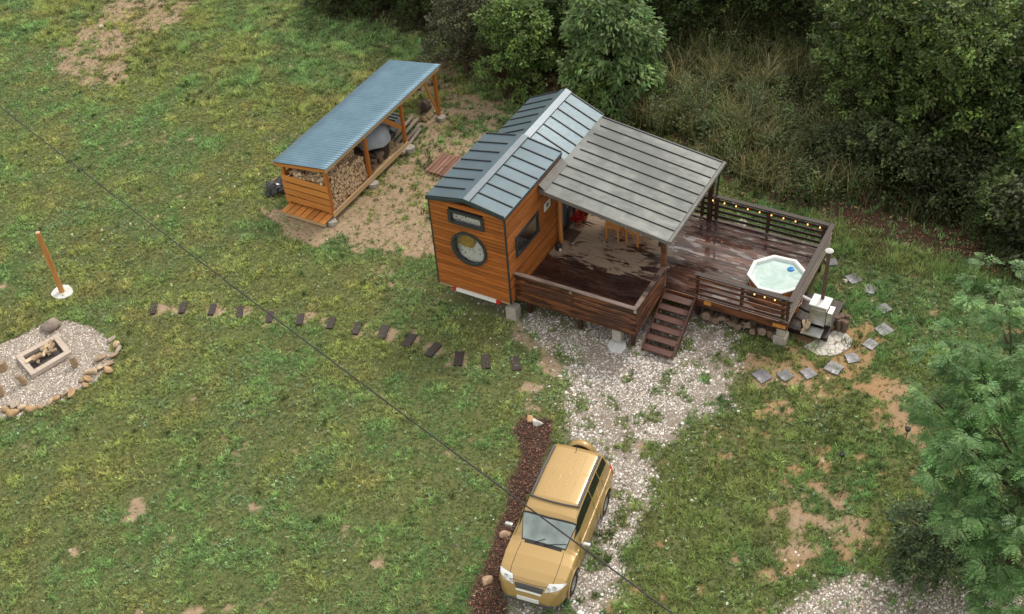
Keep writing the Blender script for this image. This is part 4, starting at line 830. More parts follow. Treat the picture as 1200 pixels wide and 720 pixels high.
for i,q in enumerate(PV):
    s=.175+.03*(i%3==0); m=MB(); P=[(s*a*R.uniform(.88,1.08),s*b*R.uniform(.88,1.08)) for a,b in ((-1,-1),(0,-1.04),(1,-1),(1.03,0),(1,1),(0,1.02),(-1,1),(-1,0))]; m.prism(P,0,.05); o=m.build('slate_paver',M['slate'],bev=.008); hz=float(height(np.array([q[0]]),np.array([q[1]]))[0]); o.location=(q[0],q[1],hz+.005); o.rotation_euler=(rad(R.uniform(-2,2)),rad(R.uniform(-2,2)),rad([-32,-30,-35,-12,-50,-20,-32,-38,-10,-40,-60][i]))
    tag(o,'dark slate paver, %s along the curve from the gravel to the chimney'%NUM[i],'paver','slate pavers curving round the stove')
Pm=[(10.68,2.51),(10.88,2.88),(11.12,3.31),(11.26,3.53),(11.55,3.55),(11.82,3.39),(11.87,3.06),(11.70,2.67),(11.49,2.46),(11.13,2.33)]
cx=sum(p[0] for p in Pm)/len(Pm); cy=sum(p[1] for p in Pm)/len(Pm)
def slabmat():
    t=NT('crazy_paving'); v=t.N('ShaderNodeTexVoronoi',Scale=4.5); v.feature='DISTANCE_TO_EDGE'; t.L(t.coord(),v.inputs[0]); n=t.noise(8,4,.6,t.coord()); c=t.ramp(n,[(.3,(.45,.42,.38)),(.7,(.66,.64,.60))]); c=t.mix(t.ramp(v.outputs[0],[(.02,(1,1,1)),(.05,(0,0,0))]),c,(.22,.17,.13)); t.set(Base_Color=c,Roughness=.8); return t.m
m=MB(); m.prism([(p[0]-cx,p[1]-cy) for p in Pm],-.03,.035); o=m.build('paving_slab',slabmat(),bev=.015); o.location=(cx,cy,0); tag(o,'pale cracked stone slab on the ground in front of the stove platform','paving slab')
q=[(11.43,3.69)][0]
sb_=thing('log_bundle','dark bundle of short upright logs on the ground beside the pale slab','log bundle',(q[0],q[1],0))
for i in range(6): a=i*1.05; m=MB(); r_=R.uniform(.07,.1); m.tube([(0,0,0),(R.uniform(-.04,.04),R.uniform(-.04,.04),.4+R.uniform(-.05,.06))],r_,8); o=m.build('log',M['bark'],sb_); o.location=(.14*math.cos(a)*(i>0),.14*math.sin(a)*(i>0),0)
# ------------------------------------------------------------------ fire pit
c4=[(-10.21,-7.70),(-9.82,-6.56),(-8.97,-6.92),(-9.29,-8.04)]
fpt=thing('fire_pit','rectangular fire pit framed with pale planks in the gravel','fire pit',(c4[0][0],c4[0][1],0)); o0=Vector((c4[0][0],c4[0][1],0))
for i in range(4):
    a=Vector((*c4[i],.06))-o0; b=Vector((*c4[(i+1)%4],.06))-o0; d=(b-a).normalized()*.08; m=MB(); m.beam(a-d,b-d*1.0,.17,.14); m.build('frame_plank',M['framewood'],fpt)
m=MB(); m.add([(p[0]-o0.x,p[1]-o0.y,.015) for p in c4],[(0,1,2,3)]); m.build('ash_bed',plain('ash',(.07,.06,.055),.95,.6,14,bump=.6),fpt)
ctr=Vector((sum(p[0] for p in c4)/4,sum(p[1] for p in c4)/4,0)); dl=(Vector((*c4[1],0))-Vector((*c4[0],0))).normalized()
for i in range(11): t=R.uniform(-.42,.42); s=R.uniform(-.16,.16); p=ctr+dl*t+Vector((-dl.y,dl.x,0))*s; log(LOGS[i%5],(p.x,p.y,.1+.07*(i%3)),(R.uniform(0,6),R.uniform(-.3,.3),R.uniform(0,6)),'half burnt split log lying in the framed fire pit','logs lying in the fire pit',R.uniform(.75,1.05),'fire_log')
for q,l,hh,rr,tl in (([(-8.47,-7.17)][0],'upright brown log seat to the right of the fire pit frame',.36,.105,.05),([(-9.34,-8.37)][0],'brown log seat below the left end of the fire pit frame',.34,.10,.25),([(-10.40,-8.23)][0],'short log seat at the left edge of the photo beside the fire pit',.3,.16,0),([(-9.69,-9.04)][0],'log seat cut by the left edge of the photo near the lower stones',.3,.15,0)):
    t=thing('stump_seat',l,'log seat',(q[0],q[1],-.02)); t.rotation_euler=(tl,-tl,0); m=MB(); m.tube([(0,0,0),(.01,0,hh/2),(0,0,hh)],[rr,rr*.95,rr],12); m.build('bark_side',M['innerbark'],t); MB().lathe([(0,hh+.006),(rr*.9,hh+.004),(rr*.93,hh-.01)],12).build('cut_top',M['greywood'],t)
# ------------------------------------------------------------------ pole
q=[(-11.31,-4.82)][0]; pl=thing('wooden_pole','orange round wooden pole standing in a white concrete disc on the lawn','pole',(q[0],q[1],0))
m=MB(); m.tube([(0,0,0),(-.01,0,1.2),(-.02,.0,2.42)],[.085,.082,.078],14); m.build('shaft',M['log'],pl); MB().lathe([(0,2.432),(.07,2.43),(.078,2.415)],14,c=(-.02,0)).build('cut_top',M['palewood'],pl)
m=MB(); m.prism([(.37*math.cos(6.283*j/11)*R.uniform(.88,1.08),.34*math.sin(6.283*j/11)*R.uniform(.88,1.08)) for j in range(11)],-.03,.04); m.build('concrete_base',M['concrete_pale'],pl,bev=.015)
T=thing('string_lights','thin unlit string lights from the lawn pole towards the firewood shed','string lights',(q[0],q[1],2.3))
A=Vector((q[0]+.05,q[1],2.28)); B_=Vector((-7.44,1.9,1.80)); pts=[A.lerp(B_,s/24)-Vector((0,0,.55*4*(s/24)*(1-s/24))) for s in range(25)]
m=MB(); m.tube([p-A for p in pts],.004,4); o=m.build('cable',plain('green_cable',(.10,.16,.10),.6,.1),T); o.location=A-Vector(T.location)
for s in range(1,9): 
    f_=s*.115; p=A.lerp(B_,f_)-Vector((0,0,.55*4*f_*(1-f_)+.05)); bm=MB(); bm.lathe([(0,-.05),(.03,-.03),(.035,0),(.02,.04),(0,.05)],8); o=bm.build('bulb',M['bulb_off'],T); o.location=p-Vector(T.location)
for P_,l in (([(12.90,-1.29)][0],'small dark solar stake lamp in the grass right of the gravel'),([(14.17,0.29)][0],'small dark solar stake lamp beside the leafy tree')):
    t=thing('solar_lamp',l,'garden lamp',(P_[0],P_[1],0)); MB().tube([(0,0,0),(0,0,.28)],.012,6).build('stake',M['black'],t); MB().lathe([(0,.26),(.06,.28),(.075,.33),(.07,.36),(0,.37)],14).build('lamp_head',M['black'],t)
# ------------------------------------------------------------------ overhead cable
wa,wb=[(-14.06,-3.71),(13.34,-12.17)]
m=MB(); a=Vector((*wa,7.0)); b=Vector((*wb,7.0)); d=b-a
a2=a-d*.6; b2=b+d*.6; m.tube([a2.lerp(b2,s/40)+Vector((0,0,-1.0*4*(s/40)*(1-s/40)+.8)) for s in range(41)],.017,6)
tag(m.build('power_cable',M['black']),'thin black overhead cable crossing the lawn diagonally above the car','cable')
# ------------------------------------------------------------------ car
car=thing('parked_car','gold compact off road car parked on the gravel facing the camera','car',(7.45,-6.74,0),math.atan2(-.991,.134))
PT=NT('gold_paint'); fl_=PT.noise(60,2,.5,PT.coord()); PT.set(Base_Color=PT.ramp(fl_,[(.3,(.39,.255,.09)),(.7,(.43,.285,.105))]),Roughness=.45,Metallic=.2,Coat_Weight=.6,Coat_Roughness=.12); gold=PT.m
DG=NT('dark_car_glass'); DG.set(Base_Color=(.012,.014,.015),Roughness=.06,Specular_IOR_Level=.6); DG=DG.m
WS=NT('windscreen'); WS.set(Base_Color=WS.ramp(WS.noise(2.5,3,.5,WS.coord()),[(.3,(.17,.22,.22)),(.7,(.36,.43,.42))]),Roughness=.05,Specular_IOR_Level=.8); WS=WS.m  # pale blue-green reflection is put into the base colour
HL=NT('headlight_glass'); HL.set(Base_Color=(.72,.75,.76),Roughness=.12,Metallic=.2); HL=HL.m
GY_=plain('grey_bumper_trim',(.07,.07,.075),.5,.1)
X_=np.array([-2.06,-2.03,-1.95,-1.86,-1.74,-1.6,-.9,0,.36,.44,.9,.98,1.3,1.65,1.85,1.97,2.05,2.10]); 
ZT=np.array([.62,.80,1.02,1.35,1.61,1.665,1.70,1.68,1.60,1.55,1.09,1.055,1.02,.95,.88,.78,.62,.48])
HW=np.array([.74,.79,.82,.835,.845,.85,.855,.86,.86,.86,.86,.86,.86,.84,.79,.71,.60,.50])
def sec(x):
    zt=np.interp(x,X_,ZT); w=np.interp(x,X_,HW); c=min(1,max(0,(zt-1.07)/.5)); zsh=min(.99,zt-.05 if c==0 else .99); zsh=min(zsh,zt-.03)
    zlo=min(.28,zt-.2); lo=lambda f:zlo+(zsh-zlo)*f
    hood=[(w*.80,zt-.022),(w*.62,zt-.008),(w*.42,zt),(w*.22,zt+.004),(0,zt+.006)]; cab=[(w*.87,zsh+(zt-zsh)*.42),(w*.775,zsh+(zt-zsh)*.82),(w*.68,zt-.03),(w*.40,zt+.004),(0,zt+.012)]
    return [(w*.90,lo(0)),(w*.985,lo(.15)),(w,lo(.5)),(w*.995,lo(.8)),(w*.97,zsh-.02),(w*.925,zsh+.012)]+[(a[0]*(1-c)+b[0]*c,a[1]*(1-c)+b[1]*c) for a,b in zip(hood,cab)]
def cr(p0,p1,p2,p3,t): return tuple(.5*((2*b)+(-a+c)*t+(2*a-5*b+4*c-d)*t*t+(-a+3*b-3*c+d)*t**3) for a,b,c,d in zip(p0,p1,p2,p3))
def bp_(x,s,off=0):
    S=sec(x); sg=1 if s>=0 else -1; a=abs(s); a=min(a,9.9999); i=int(a); t=a-i; g=lambda k:S[max(0,min(10,k))] if k<=10 else (-S[20-k][0],S[20-k][1])
    y,z=cr(g(i-1),g(i),g(i+1),g(i+2),t)
    if off:
        y2,z2=cr(g(i-1),g(i),g(i+1),g(i+2),min(1,t+.02)); y1,z1=cr(g(i-1),g(i),g(i+1),g(i+2),max(0,t-.02)); dy,dz=y2-y1,z2-z1; l=math.hypot(dy,dz)+1e-9; ny_,nz_=dz/l,-dy/l
        h=.02; zz=(np.interp(x+h,X_,ZT)-np.interp(x-h,X_,ZT))/(2*h); nx_=-zz*max(0,nz_); l=math.sqrt(nx_*nx_+1); y+=ny_*off/l; z+=nz_*off/l; x=x+nx_*off/l
    return (x,y*sg,z)
def smoothx(k=3):
    pass
xs_=np.unique(np.concatenate([np.linspace(-2.06,2.10,105),X_])); ss=np.linspace(0,10,61)
def patch(x0,x1,s0,s1,off,nx=16,ns=12,fx=None,sgn=1,both=False):
    m=MB(); vs=[];fs=[]
    for i in range(nx+1):
        for j in range(ns+1):
            s=s0+(s1-s0)*j/ns; a,b=(x0,x1) if fx is None else fx(j/ns); x=a+(b-a)*i/nx; p=bp_(x,s,off); vs.append((p[0],p[1]*sgn,p[2]))
    for i in range(nx):
        for j in range(ns): a=i*(ns+1)+j; q=(a,a+ns+1,a+ns+2,a+1); fs.append(q if sgn<0 else q[::-1])
    m.add(vs,fs,0,True); return m
WX=(1.27,-1.27)
m=MB(); grid=[[bp_(x,s) for s in ss] for x in xs_]
for sg in (1,-1):
    vs=[(p[0],p[1]*sg,p[2]) for r_ in grid for p in r_]; n=len(ss); fs=[]
    for i in range(len(xs_)-1):
        for j in range(n-1):
            p=grid[i][j]; cxm=(grid[i][j][0]+grid[i+1][j+1][0])/2; czm=(grid[i][j][2]+grid[i+1][j+1][2])/2
            if ss[j]<4.5 and any(math.hypot(cxm-w,czm-.33)<.40 for w in WX): continue
            a=i*n+j; q=(a,a+n,a+n+1,a+1); fs.append(q if sg<0 else q[::-1])
    m.add(vs,fs,0,True)
e=[p for p in grid[-1]]; m.add([(p[0],p[1],p[2]) for p in e]+[(p[0],-p[1],p[2]) for p in e[::-1]],[tuple(range(2*len(e)))]); e=grid[0]; m.add([(p[0],p[1],p[2]) for p in e]+[(p[0],-p[1],p[2]) for p in e[::-1]],[tuple(range(2*len(e)))[::-1]])
body=m.build('body',gold,car)
MB().box(-1.9,1.85,-.70,.70,.22,.6).build('underbody',M['black'],car)
m=MB()
for sg in(1,-1):
    for w in WX:
        vs=[];k=14; m=MB()
        for a in [math.pi*j/k for j in range(k+1)]:
            for r_,yo in ((.405,.85),(.405,.875),(.45,.873),(.46,.845)): vs.append((w+r_*math.cos(a),sg*yo,.33+r_*math.sin(a)))
        m.add(vs,[(i*4+j,i*4+(j+1)%4,(i+1)*4+(j+1)%4,(i+1)*4+j) for i in range(k) for j in range(4)],0,True); m.build('wheel_arch',gold,car)
tr=lambda t,a,b:a+(b-a)*t
for sg in (1,-1): patch(0,0,6.85,10,.003,14,14,fx=lambda t:(.94,.465-.04*(1-t)),sgn=sg).build('windscreen_seal',M['black'],car)
patch(0,0,7.0,10,.006,14,14,fx=lambda t:(.91,.50-.04*(1-t)+.0)).build('windscreen',WS,car)
m=patch(0,0,7.0,10,.006,14,14,fx=lambda t:(.91,.50-.04*(1-t)),sgn=-1); m.build('windscreen',WS,car)
for sg in(1,-1):
    patch(0,0,6.2,7.35,.006,26,8,fx=lambda t:(.72-.62*0-.42*t,-.50),sgn=sg).build('side_window',DG,car)
    patch(0,0,6.2,7.35,.006,10,8,fx=lambda t:(-.54,-1.12),sgn=sg).build('side_window',DG,car)
    patch(0,0,6.3,7.3,.006,10,8,fx=lambda t:(-1.16,-1.70+.04*t),sgn=sg).build('side_window',DG,car)
    m=MB(); m.tube([Vector(bp_(x,8.0,.03))*1 if sg>0 else Vector((bp_(x,8.0,.03)[0],-bp_(x,8.0,.03)[1],bp_(x,8.0,.03)[2])) for x in np.linspace(-1.6,.08,12)],.034,8); m.build('roof_rail',GY_,car)
    patch(0,0,3.55,7.3,.008,10,10,fx=lambda t:(1.99-.06*(1-t)-.22*(1-t)**2,1.93-.10*t-.27*(1-t)),sgn=sg).build('headlight',HL,car)
    for yy_,xx_ in ((.60,1.93),(.46,1.985)):
        q_=min(np.linspace(3,8,120),key=lambda s:abs(bp_(xx_-.05,s)[1]-yy_)+(0 if bp_(xx_-.05,s)[2]>.7 else 9)); p=bp_(xx_-.05,q_,.012); lm=MB(); lm.lathe([(.0,.0),(.035,.005),(.05,.02),(.055,.0)],14); o=lm.build('lamp_lens',M['steel'],car); o.location=(p[0],p[1]*sg,p[2]); o.rotation_euler=(0,rad(50),0)
    patch(0,0,2.2,5.2,.008,5,8,fx=lambda t:(-2.045,-1.86),sgn=sg).build('tail_light',M['red'],car)
    m=MB(); m.box(.78,.80,0,.02,0,.01); 
    mi=MB(); vs=[];n=8
    mi.box(-.05,.06,-.10,.10,-.065,.075); o=mi.build('wing_mirror',M['steel'],car,bev=.035); o.location=(.66,sg*.98,1.10); mg=MB(); mg.box(-.056,-.051,-.085,.085,-.05,.06); mg.build('mirror_glass',DG,o)
    MB().box(.62,.68,min(sg*.82,sg*.92),max(sg*.82,sg*.92),1.03,1.07).build('mirror_arm',M['black'],car)
    for w in WX:
        wh_=bpy.data.objects.new('wheel',None); link(wh_,car); wh_.location=(w,sg*.74,.33); wh_.rotation_euler=(rad(-90*sg),0,0)
        MB().lathe([(.19,-.11),(.30,-.11),(.335,-.07),(.34,0),(.335,.08),(.30,.115),(.20,.12),(.19,.1)],28).build('tyre',M['rubber'],wh_)
        mm_=MB(); mm_.lathe([(.0,.05),(.05,.07),(.06,.05),(.18,.09),(.2,.11)],28)
        for j in range(5): mm_.box(.03,.19,-.025,.025,.055,.10,0,Matrix.Rotation(j*1.2566,4,'Z'))
        mm_.build('rim',M['steel'],wh_)
    for x in (.05,-.95):
        p=bp_(x,4.2,.02); MB().box(x-.07,x+.07,p[1]*sg-.012,p[1]*sg+.012,p[2]-.012,p[2]+.012).build('door_handle',gold,car)
m=MB(); P=[Vector(bp_(.12-.06*(1-abs(q))**0*(q*q),8.0+1.99*(1-abs(q)) if abs(q)<1 else 8.0,.03)) for q in np.linspace(-1,1,15)]
P=[Vector((p.x,abs(p.y)*(1 if q>0 else -1),p.z)) for p,q in zip(P,np.linspace(-1,1,15))]; m.tube(P,.02,8); m.build('roof_crossbar',GY_,car)
m=MB()
for yy in (-.30,-.10,.10,.30): m.tube([(x,yy,bp_(x,min(np.linspace(8,10,60),key=lambda s:abs(bp_(x,s)[1]-abs(yy))))[2]-.001) for x in np.linspace(-1.5,-.1,9)],.008,6)
o=m.build('roof_rib',gold,car)
m=MB(); m.tube([(-1.52,.0,1.69),(-1.66,.0,1.86)],.008,6); m.build('aerial',M['black'],car)
m=MB(); 
for sg in(1,-1): m.tube([(bp_(.95,9.2 if sg>0 else 8.6,.02)[0],sg*.02+.2*(sg<0)*-1,1.09),(.84,.55 if sg>0 else .02,1.17)],.010,6)
m.build('wiper',M['black'],car)
m=patch(0,0,7.4,10,.003,3,10,fx=lambda t:(1.0,.91)); m.build('cowl',M['black'],car); patch(0,0,7.4,10,.003,3,10,fx=lambda t:(1.0,.91),sgn=-1).build('cowl',M['black'],car)
# panel gaps
for nm,pts in (('bonnet_gap',[(x,7.0-.25*(x-1)) for x in np.linspace(1.0,1.92,12)]),('door_gap',[(.52,s) for s in np.linspace(1.2,5.6,10)]),('door_gap',[(-.52,s) for s in np.linspace(1.0,5.8,10)]),('rear_gap',[(-1.25,s) for s in np.linspace(3.2,5.8,8)])):
    for sg in (1,-1):
        m=MB(); P=[Vector(bp_(a,b,.001)) for a,b in pts]; m.tube([Vector((p.x,p.y*sg,p.z)) for p in P],.006,4); m.build(nm,M['black'],car)
m=MB(); P=[Vector(bp_(1.93-.03*q*q,10-abs(q)*3.2,.001)) for q in np.linspace(-1,1,15)]; m.tube([Vector((p.x,abs(p.y)*(1 if i>6 else -1),p.z)) for i,p in enumerate(P)],.006,4); m.build('bonnet_gap',M['black'],car)
# nose: grille, chrome bar, plate
def nose(s0,s1,x0,x1,off,mat,name):
    for sg in(1,-1): patch(0,0,s0,s1,off,5,10,fx=lambda t:(x0(t),x1(t)),sgn=sg).build(name,mat,car)
nose(7.6,10,lambda t:2.02,lambda t:1.95,.006,GY_,'grille')
nose(7.6,10,lambda t:2.045,lambda t:2.022,.016,M['white'],'grille_bar')
MB().box(2.10,2.125,-.27,.27,.40,.52).build('number_plate',M['white'],car)
for sg in (1,-1): patch(0,0,.05,1.1,.006,30,4,fx=lambda t:(.84,-.84),sgn=sg).build('sill_trim',GY_,car)
m=MB(); m.box(1.9,2.115,-.60,.60,.28,.40); m.build('bumper_lip',GY_,car,bev=.04)
m=MB(); m.box(-2.12,-1.95,-.7,.7,.34,.52); m.build('rear_bumper',GY_,car,bev=.04)
sw=bpy.data.objects.new('spare_wheel',None); link(sw,car); sw.location=(-2.12,-.08,.98); sw.rotation_euler=(0,rad(-90),0)
MB().lathe([(.0,.20),(.25,.20),(.32,.185),(.355,.15),(.36,.0),(.33,-.02)],32).build('cover',gold,sw); MB().lathe([(.0,.02),(.28,.0),(.335,.0),(.34,.06),(.3,.08)],32).build('tyre',M['rubber'],sw)
# ------------------------------------------------------------------ foliage
def crown(lobes,dens,leaf,col,seed=0,droop=0,W=.55,fill=.35,clump=.30,dv=.3):
    """lobes: list (x,y,z,rx,rz). clumps of leaves spread over and through each lobe"""
    Vs=[];Cs=[];off=0
    px=[];py=[];pz=[];cc=[];out=[]
    for (x,y,z,r,rz) in lobes:
        k=max(6,int(dens*r*r*18)); th=NR.uniform(0,2*np.pi,k); u=NR.uniform(-.55,1,k); s=np.sqrt(1-u*u); q=1-fill*NR.random(k)**1.5; q*=1+.12*np.sin(th*3+seed)+.08*np.sin(u*7)
        cx=x+r*s*np.cos(th)*q; cy=y+r*s*np.sin(th)*q; cz_=z+rz*u*q; m=26; tone=np.exp(NR.normal(0,dv,k)); cr_=clump*NR.uniform(.6,1.3,k)
        g=NR.normal(0,1,(k,m,3)); g/=np.linalg.norm(g,axis=2,keepdims=True); g*=NR.random((k,m,1))**.4
        px.append((cx[:,None]+g[...,0]*cr_[:,None]).ravel()); py.append((cy[:,None]+g[...,1]*cr_[:,None]).ravel()); pz.append((cz_[:,None]+g[...,2]*cr_[:,None]*.7).ravel()); cc.append(np.repeat(tone,m)); out.append(np.arctan2((cy[:,None]+g[...,1]*cr_[:,None]-y),(cx[:,None]+g[...,0]*cr_[:,None]-x)).ravel())
    px,py,pz,cc,out=map(np.concatenate,(px,py,pz,cc,out)); n=len(px); L=leaf*NR.uniform(.6,1.25,n)
    c=hsvish(col,n,.22,.1)*cc[:,None]; return leaves(px,py,pz,L,L*W,out+NR.normal(0,.9,n),NR.normal(-.1-droop,.5,n),np.clip(c,0,.6),NR.normal(0,.6,n))
def limbs(h,r,lobes,lean=(0,0)):
    m=MB(); top=Vector((lean[0],lean[1],h*.75)); m.tube([(0,0,-.1),(lean[0]*.3+.05,lean[1]*.3,h*.25),(lean[0]*.7-.05,lean[1]*.7,h*.5),top],[r*1.25,r,r*.75,r*.35],9)
    for (x,y,z,a,b) in lobes:
        s=Vector((lean[0]*.5,lean[1]*.5,min(h*.55,max(.3,z*.5)))); e=Vector((x,y,z)); mid=s.lerp(e,.5)+Vector((R.uniform(-.15,.15),R.uniform(-.15,.15),.15)); m.tube([s,mid,e],[r*.45,r*.28,r*.1],6)
        for _ in range(4): d=Vector((R.uniform(-1,1),R.uniform(-1,1),R.uniform(-.2,1))); m.tube([mid.lerp(e,R.random()),e+Vector((d.x*a,d.y*a,d.z*b))*.85],[r*.12,r*.03],4)
    return m
def mklobes(h,r,n,low=.25):
    L=[(0,0,h*.72,r*.75,h*.28)]
    for i in range(n):
        a=i*2.4+R.uniform(-.3,.3); f=R.uniform(.4,.75); z=h*(low+(.95-low)*((i+.5)/n))-.1*h; q=r*f*(1.15-.5*((i+.5)/n)); L.append((q*math.cos(a),q*math.sin(a),z,r*R.uniform(.34,.56),r*R.uniform(.32,.5)))
    return L
KINDS={}
def kind(key,h,r,n,dens,leaf,col,**k):
    lo=mklobes(h,r,n,k.pop('low',.2)); V,F,C=crown(lo,dens,leaf,col,seed=len(KINDS),**k)
    t=bpy.data.objects.new('tree',None); link(t); f=npmesh('crown',V,F,C,M['leafcol'],t); limbs(h,.05*r+.04,lo).build('trunk',M['trunk'],t); KINDS[key]=[t,h,False]
kind('broad',6,2.5,18,2.6,.15,(.10,.15,.04),clump=.26,dv=.5)
kind('dark',5.5,2.3,13,2.6,.15,(.068,.105,.03),clump=.28,dv=.42)
kind('bright',4.2,1.7,11,4.2,.15,(.13,.20,.055),clump=.24,dv=.4)
kind('walnut',5.2,1.7,12,3.6,.24,(.15,.235,.085),clump=.32,droop=.35,W=.38,dv=.35)
kind('olive',3,1.4,9,4,.11,(.085,.09,.045),clump=.2,dv=.3)
kind('lowbush',2,1.3,9,4,.13,(.06,.08,.03),clump=.26,low=.1,dv=.45)
def tree(key,x,y,s,label,cat='tree',name='tree',group=None,sz=None,rz=None):
    T=KINDS[key]; o=T[0] if not T[2] else copy_tree(T[0]); T[2]=True; o.name=name; o.location=(x,y,-.05); o.rotation_euler=(0,0,R.uniform(0,6.28) if rz is None else rz); o.scale=(s,s,sz or s); return tag(o,label,cat,group)
TP=[('lowbush',[(-13.98,14.91)][0],1.1,'dark leafy bush at the left end of the tree line','bush'),
('dark',[(-12.38,15.05)][0],.5,'small dark tree second from the left in the tree line above the shed','tree'),
('dark',[(-10.38,15.19)][0],.6,'dark tree third from the left in the tree line above the shed','tree'),
('olive',[(-6.20,12.33)][0],1.15,'greyish olive bush in front of the bright green bush','bush'),
('bright',[(-3.80,12.07)][0],.95,'bright green bush between the shed and the house roof','bush'),
('dark',[(-8.68,16.03)][0],.9,'dark green tree rising behind the olive bush','tree'),
('bright',[(-6.64,16.21)][0],1.0,'mid green leafy tree at the top edge behind the bright bush','tree'),
('dark',[(-3.37,14.35)][0],.75,'dark tree directly beside the bright green bush','tree'),
('walnut',[(0.22,11.90)][0],1.0,'large leaved pale green tree just behind the house ridge','tree'),
('bright',[(-0.38,11.26)][0],.62,'fresh green shrub at the foot of the pale tree behind the house','bush'),
('bright',[(1.27,12.34)][0],.55,'fresh green shrub at the right foot of the pale tree behind the house','bush'),
('dark',[(-0.17,17.13)][0],.95,'dark tree behind the right side of the pale tree','tree'),
('dark',[(-4.51,18.34)][0],1.0,'dark tree at the top edge directly left of the pale tree','tree'),
('broad',[(1.57,20.13)][0],.9,'dark crowned tree at the top edge above the reeds','tree'),
('dark',[(4.42,19.74)][0],.9,'dark tree in the shaded gap between the reeds and the large green trees','tree'),
('broad',[(9.63,14.52)][0],1.0,'left front tree of the large green group right of the reeds','tree'),
('broad',[(12.27,13.35)][0],1.08,'middle front tree of the large green group right of the reeds','tree'),
('broad',[(8.11,17.69)][0],.95,'left rear tree of the large green group right of the reeds','tree'),
('broad',[(9.96,19.14)][0],1.15,'rear middle tree of the large green group at the top edge','tree'),
('bright',[(13.33,18.55)][0],1.4,'brighter green tree at the top right corner','tree'),
('bright',[(15.47,11.01)][0],1.0,'brighter green tree cut by the right edge above the near leafy tree','tree'),
('dark',[(14.07,12.77)][0],.85,'dark tree right of the large green group','tree'),
('lowbush',[(8.98,11.59)][0],.8,'low dark bush at the left end of the scrub behind the deck lawn','bush'),
('lowbush',[(10.28,11.66)][0],1.1,'low dark bush second from the left in the scrub behind the deck lawn','bush'),
('lowbush',[(11.81,11.21)][0],1.1,'low dark bush in the middle of the scrub behind the deck lawn','bush'),
('lowbush',[(13.37,10.97)][0],1.1,'low dark bush fourth from the left in the scrub behind the deck lawn','bush'),
('dark',[(14.60,9.76)][0],.5,'small dark tree right behind the top of the near leafy tree','tree'),
('lowbush',[(15.63,9.47)][0],1.3,'low dark bush at the right edge behind the near leafy tree','bush'),
('broad',[(11.88,24.25)][0],1.1,'tall tree at the top edge behind the bright corner tree','tree')]
for k,q,s,l,c in TP: tree(k,q[0],q[1],s,l,c,'leafy_bush' if c=='bush' else 'leafy_tree','trees and bushes of the wooded edge')
for i,q in enumerate([(-14.73,20.79),(-10.86,21.31),(-7.75,22.97),(-4.66,24.62),(-0.76,25.18),(2.64,25.58),(5.91,25.96),(8.58,28.31),(11.93,29.16),(-12.63,27.85),(-5.46,30.46),(1.74,32.01),(8.44,35.51),(15.59,22.83),(16.90,15.89),(17.95,10.33)]):
    tree('dark' if i%2 else 'broad',q[0],q[1],1.0+.2*(i%3),'dark tree deep in the wood beyond the front row of trees','tree','leafy_tree','dark trees deep in the wood')
# undergrowth on the forest floor
x,y=scatter(16); k=(sd(x,y,Z_FOREST)>1.0)&(NR.random(len(x))<.25+.75*sstep(.35,.6,fb(x,y,1.6,3))); x,y=x[k],y[k]; n=len(x); B=10
X=np.repeat(x,B)+NR.normal(0,.12,n*B); Y=np.repeat(y,B)+NR.normal(0,.12,n*B); H_=np.repeat(NR.uniform(.1,.7,n)*sstep(-.2,1.2,sd(x,y,Z_FOREST)),B)*NR.random(n*B)**.6
L=NR.uniform(.07,.16,n*B); V,F,C=leaves(X,Y,H_+.02,L,L*.5,NR.uniform(0,6.28,n*B),NR.normal(.1,.5,n*B),np.repeat(hsvish((.065,.085,.03),n,.45,.14),B,0),NR.normal(0,.5,n*B)); tag(npmesh('undergrowth',V,F,C,M['leafcol']),kind='stuff')
# tall grasses and reeds
Z_REED=XY([(-0.41,15.57),(0.51,18.15),(3.02,19.17),(6.51,17.03),(8.99,13.07),(10.24,9.80),(8.73,9.14),(6.66,9.17),(5.09,9.69),(2.84,10.90),(1.07,11.50)])
def reeds(name,x,y,hmin,hmax,col,tan,B=5,tassel=.35):
    n=len(x); N=n*B; S=5; yaw=np.repeat(NR.uniform(0,6.28,n),B)+NR.normal(0,.9,N); h=np.repeat(hmin+(hmax-hmin)*np.clip(fb(x,y,.8,3)*1.6-.4+NR.normal(0,.15,n),0,1),B)*NR.uniform(.6,1.1,N); bend=NR.uniform(.25,.8,N); w=NR.uniform(.010,.022,N)
    X0=np.repeat(x,B)+NR.normal(0,.05,N); Y0=np.repeat(y,B)+NR.normal(0,.05,N); z0=0
    t=np.linspace(0,1,S)[None,:]; hor=bend[:,None]*h[:,None]*t**2.2*.8; zz=h[:,None]*(t-.35*bend[:,None]*t**3); ww=w[:,None]*(1-t*.85)
    cx=X0[:,None]+np.cos(yaw)[:,None]*hor; cy=Y0[:,None]+np.sin(yaw)[:,None]*hor; sx=-np.sin(yaw)[:,None]*ww; sy=np.cos(yaw)[:,None]*ww
    V=np.stack([np.stack([cx-sx,cy-sy,zz],-1),np.stack([cx+sx,cy+sy,zz],-1)],2).reshape(-1,3); I=(np.arange(N)[:,None]*S+np.arange(S-1)[None])*2; F=np.stack([I,I+1,I+3,I+2],-1).reshape(-1,4)
    isT=(np.repeat(fb(x,y,1.0,4),B)+NR.normal(0,.08,N))>(1-tassel); c=np.where(isT[:,None],hsvish(tan,N,.25,.06),hsvish(col,N,.3,.1)); C=np.repeat(c,S*2,0); g_=np.tile(np.repeat(np.linspace(.75,1.2,S),2),N)[:,None]; tip=np.tile(np.repeat(np.linspace(0,1,S)**2.5,2),N)[:,None]*np.repeat(NR.random(N)<.5,S*2)[:,None]*.8; C=C*(1-tip)+np.array(tan)[None]*tip; return tag(npmesh(name,V,F,np.clip(C*g_,0,.8),M['grasscol']),kind='stuff')
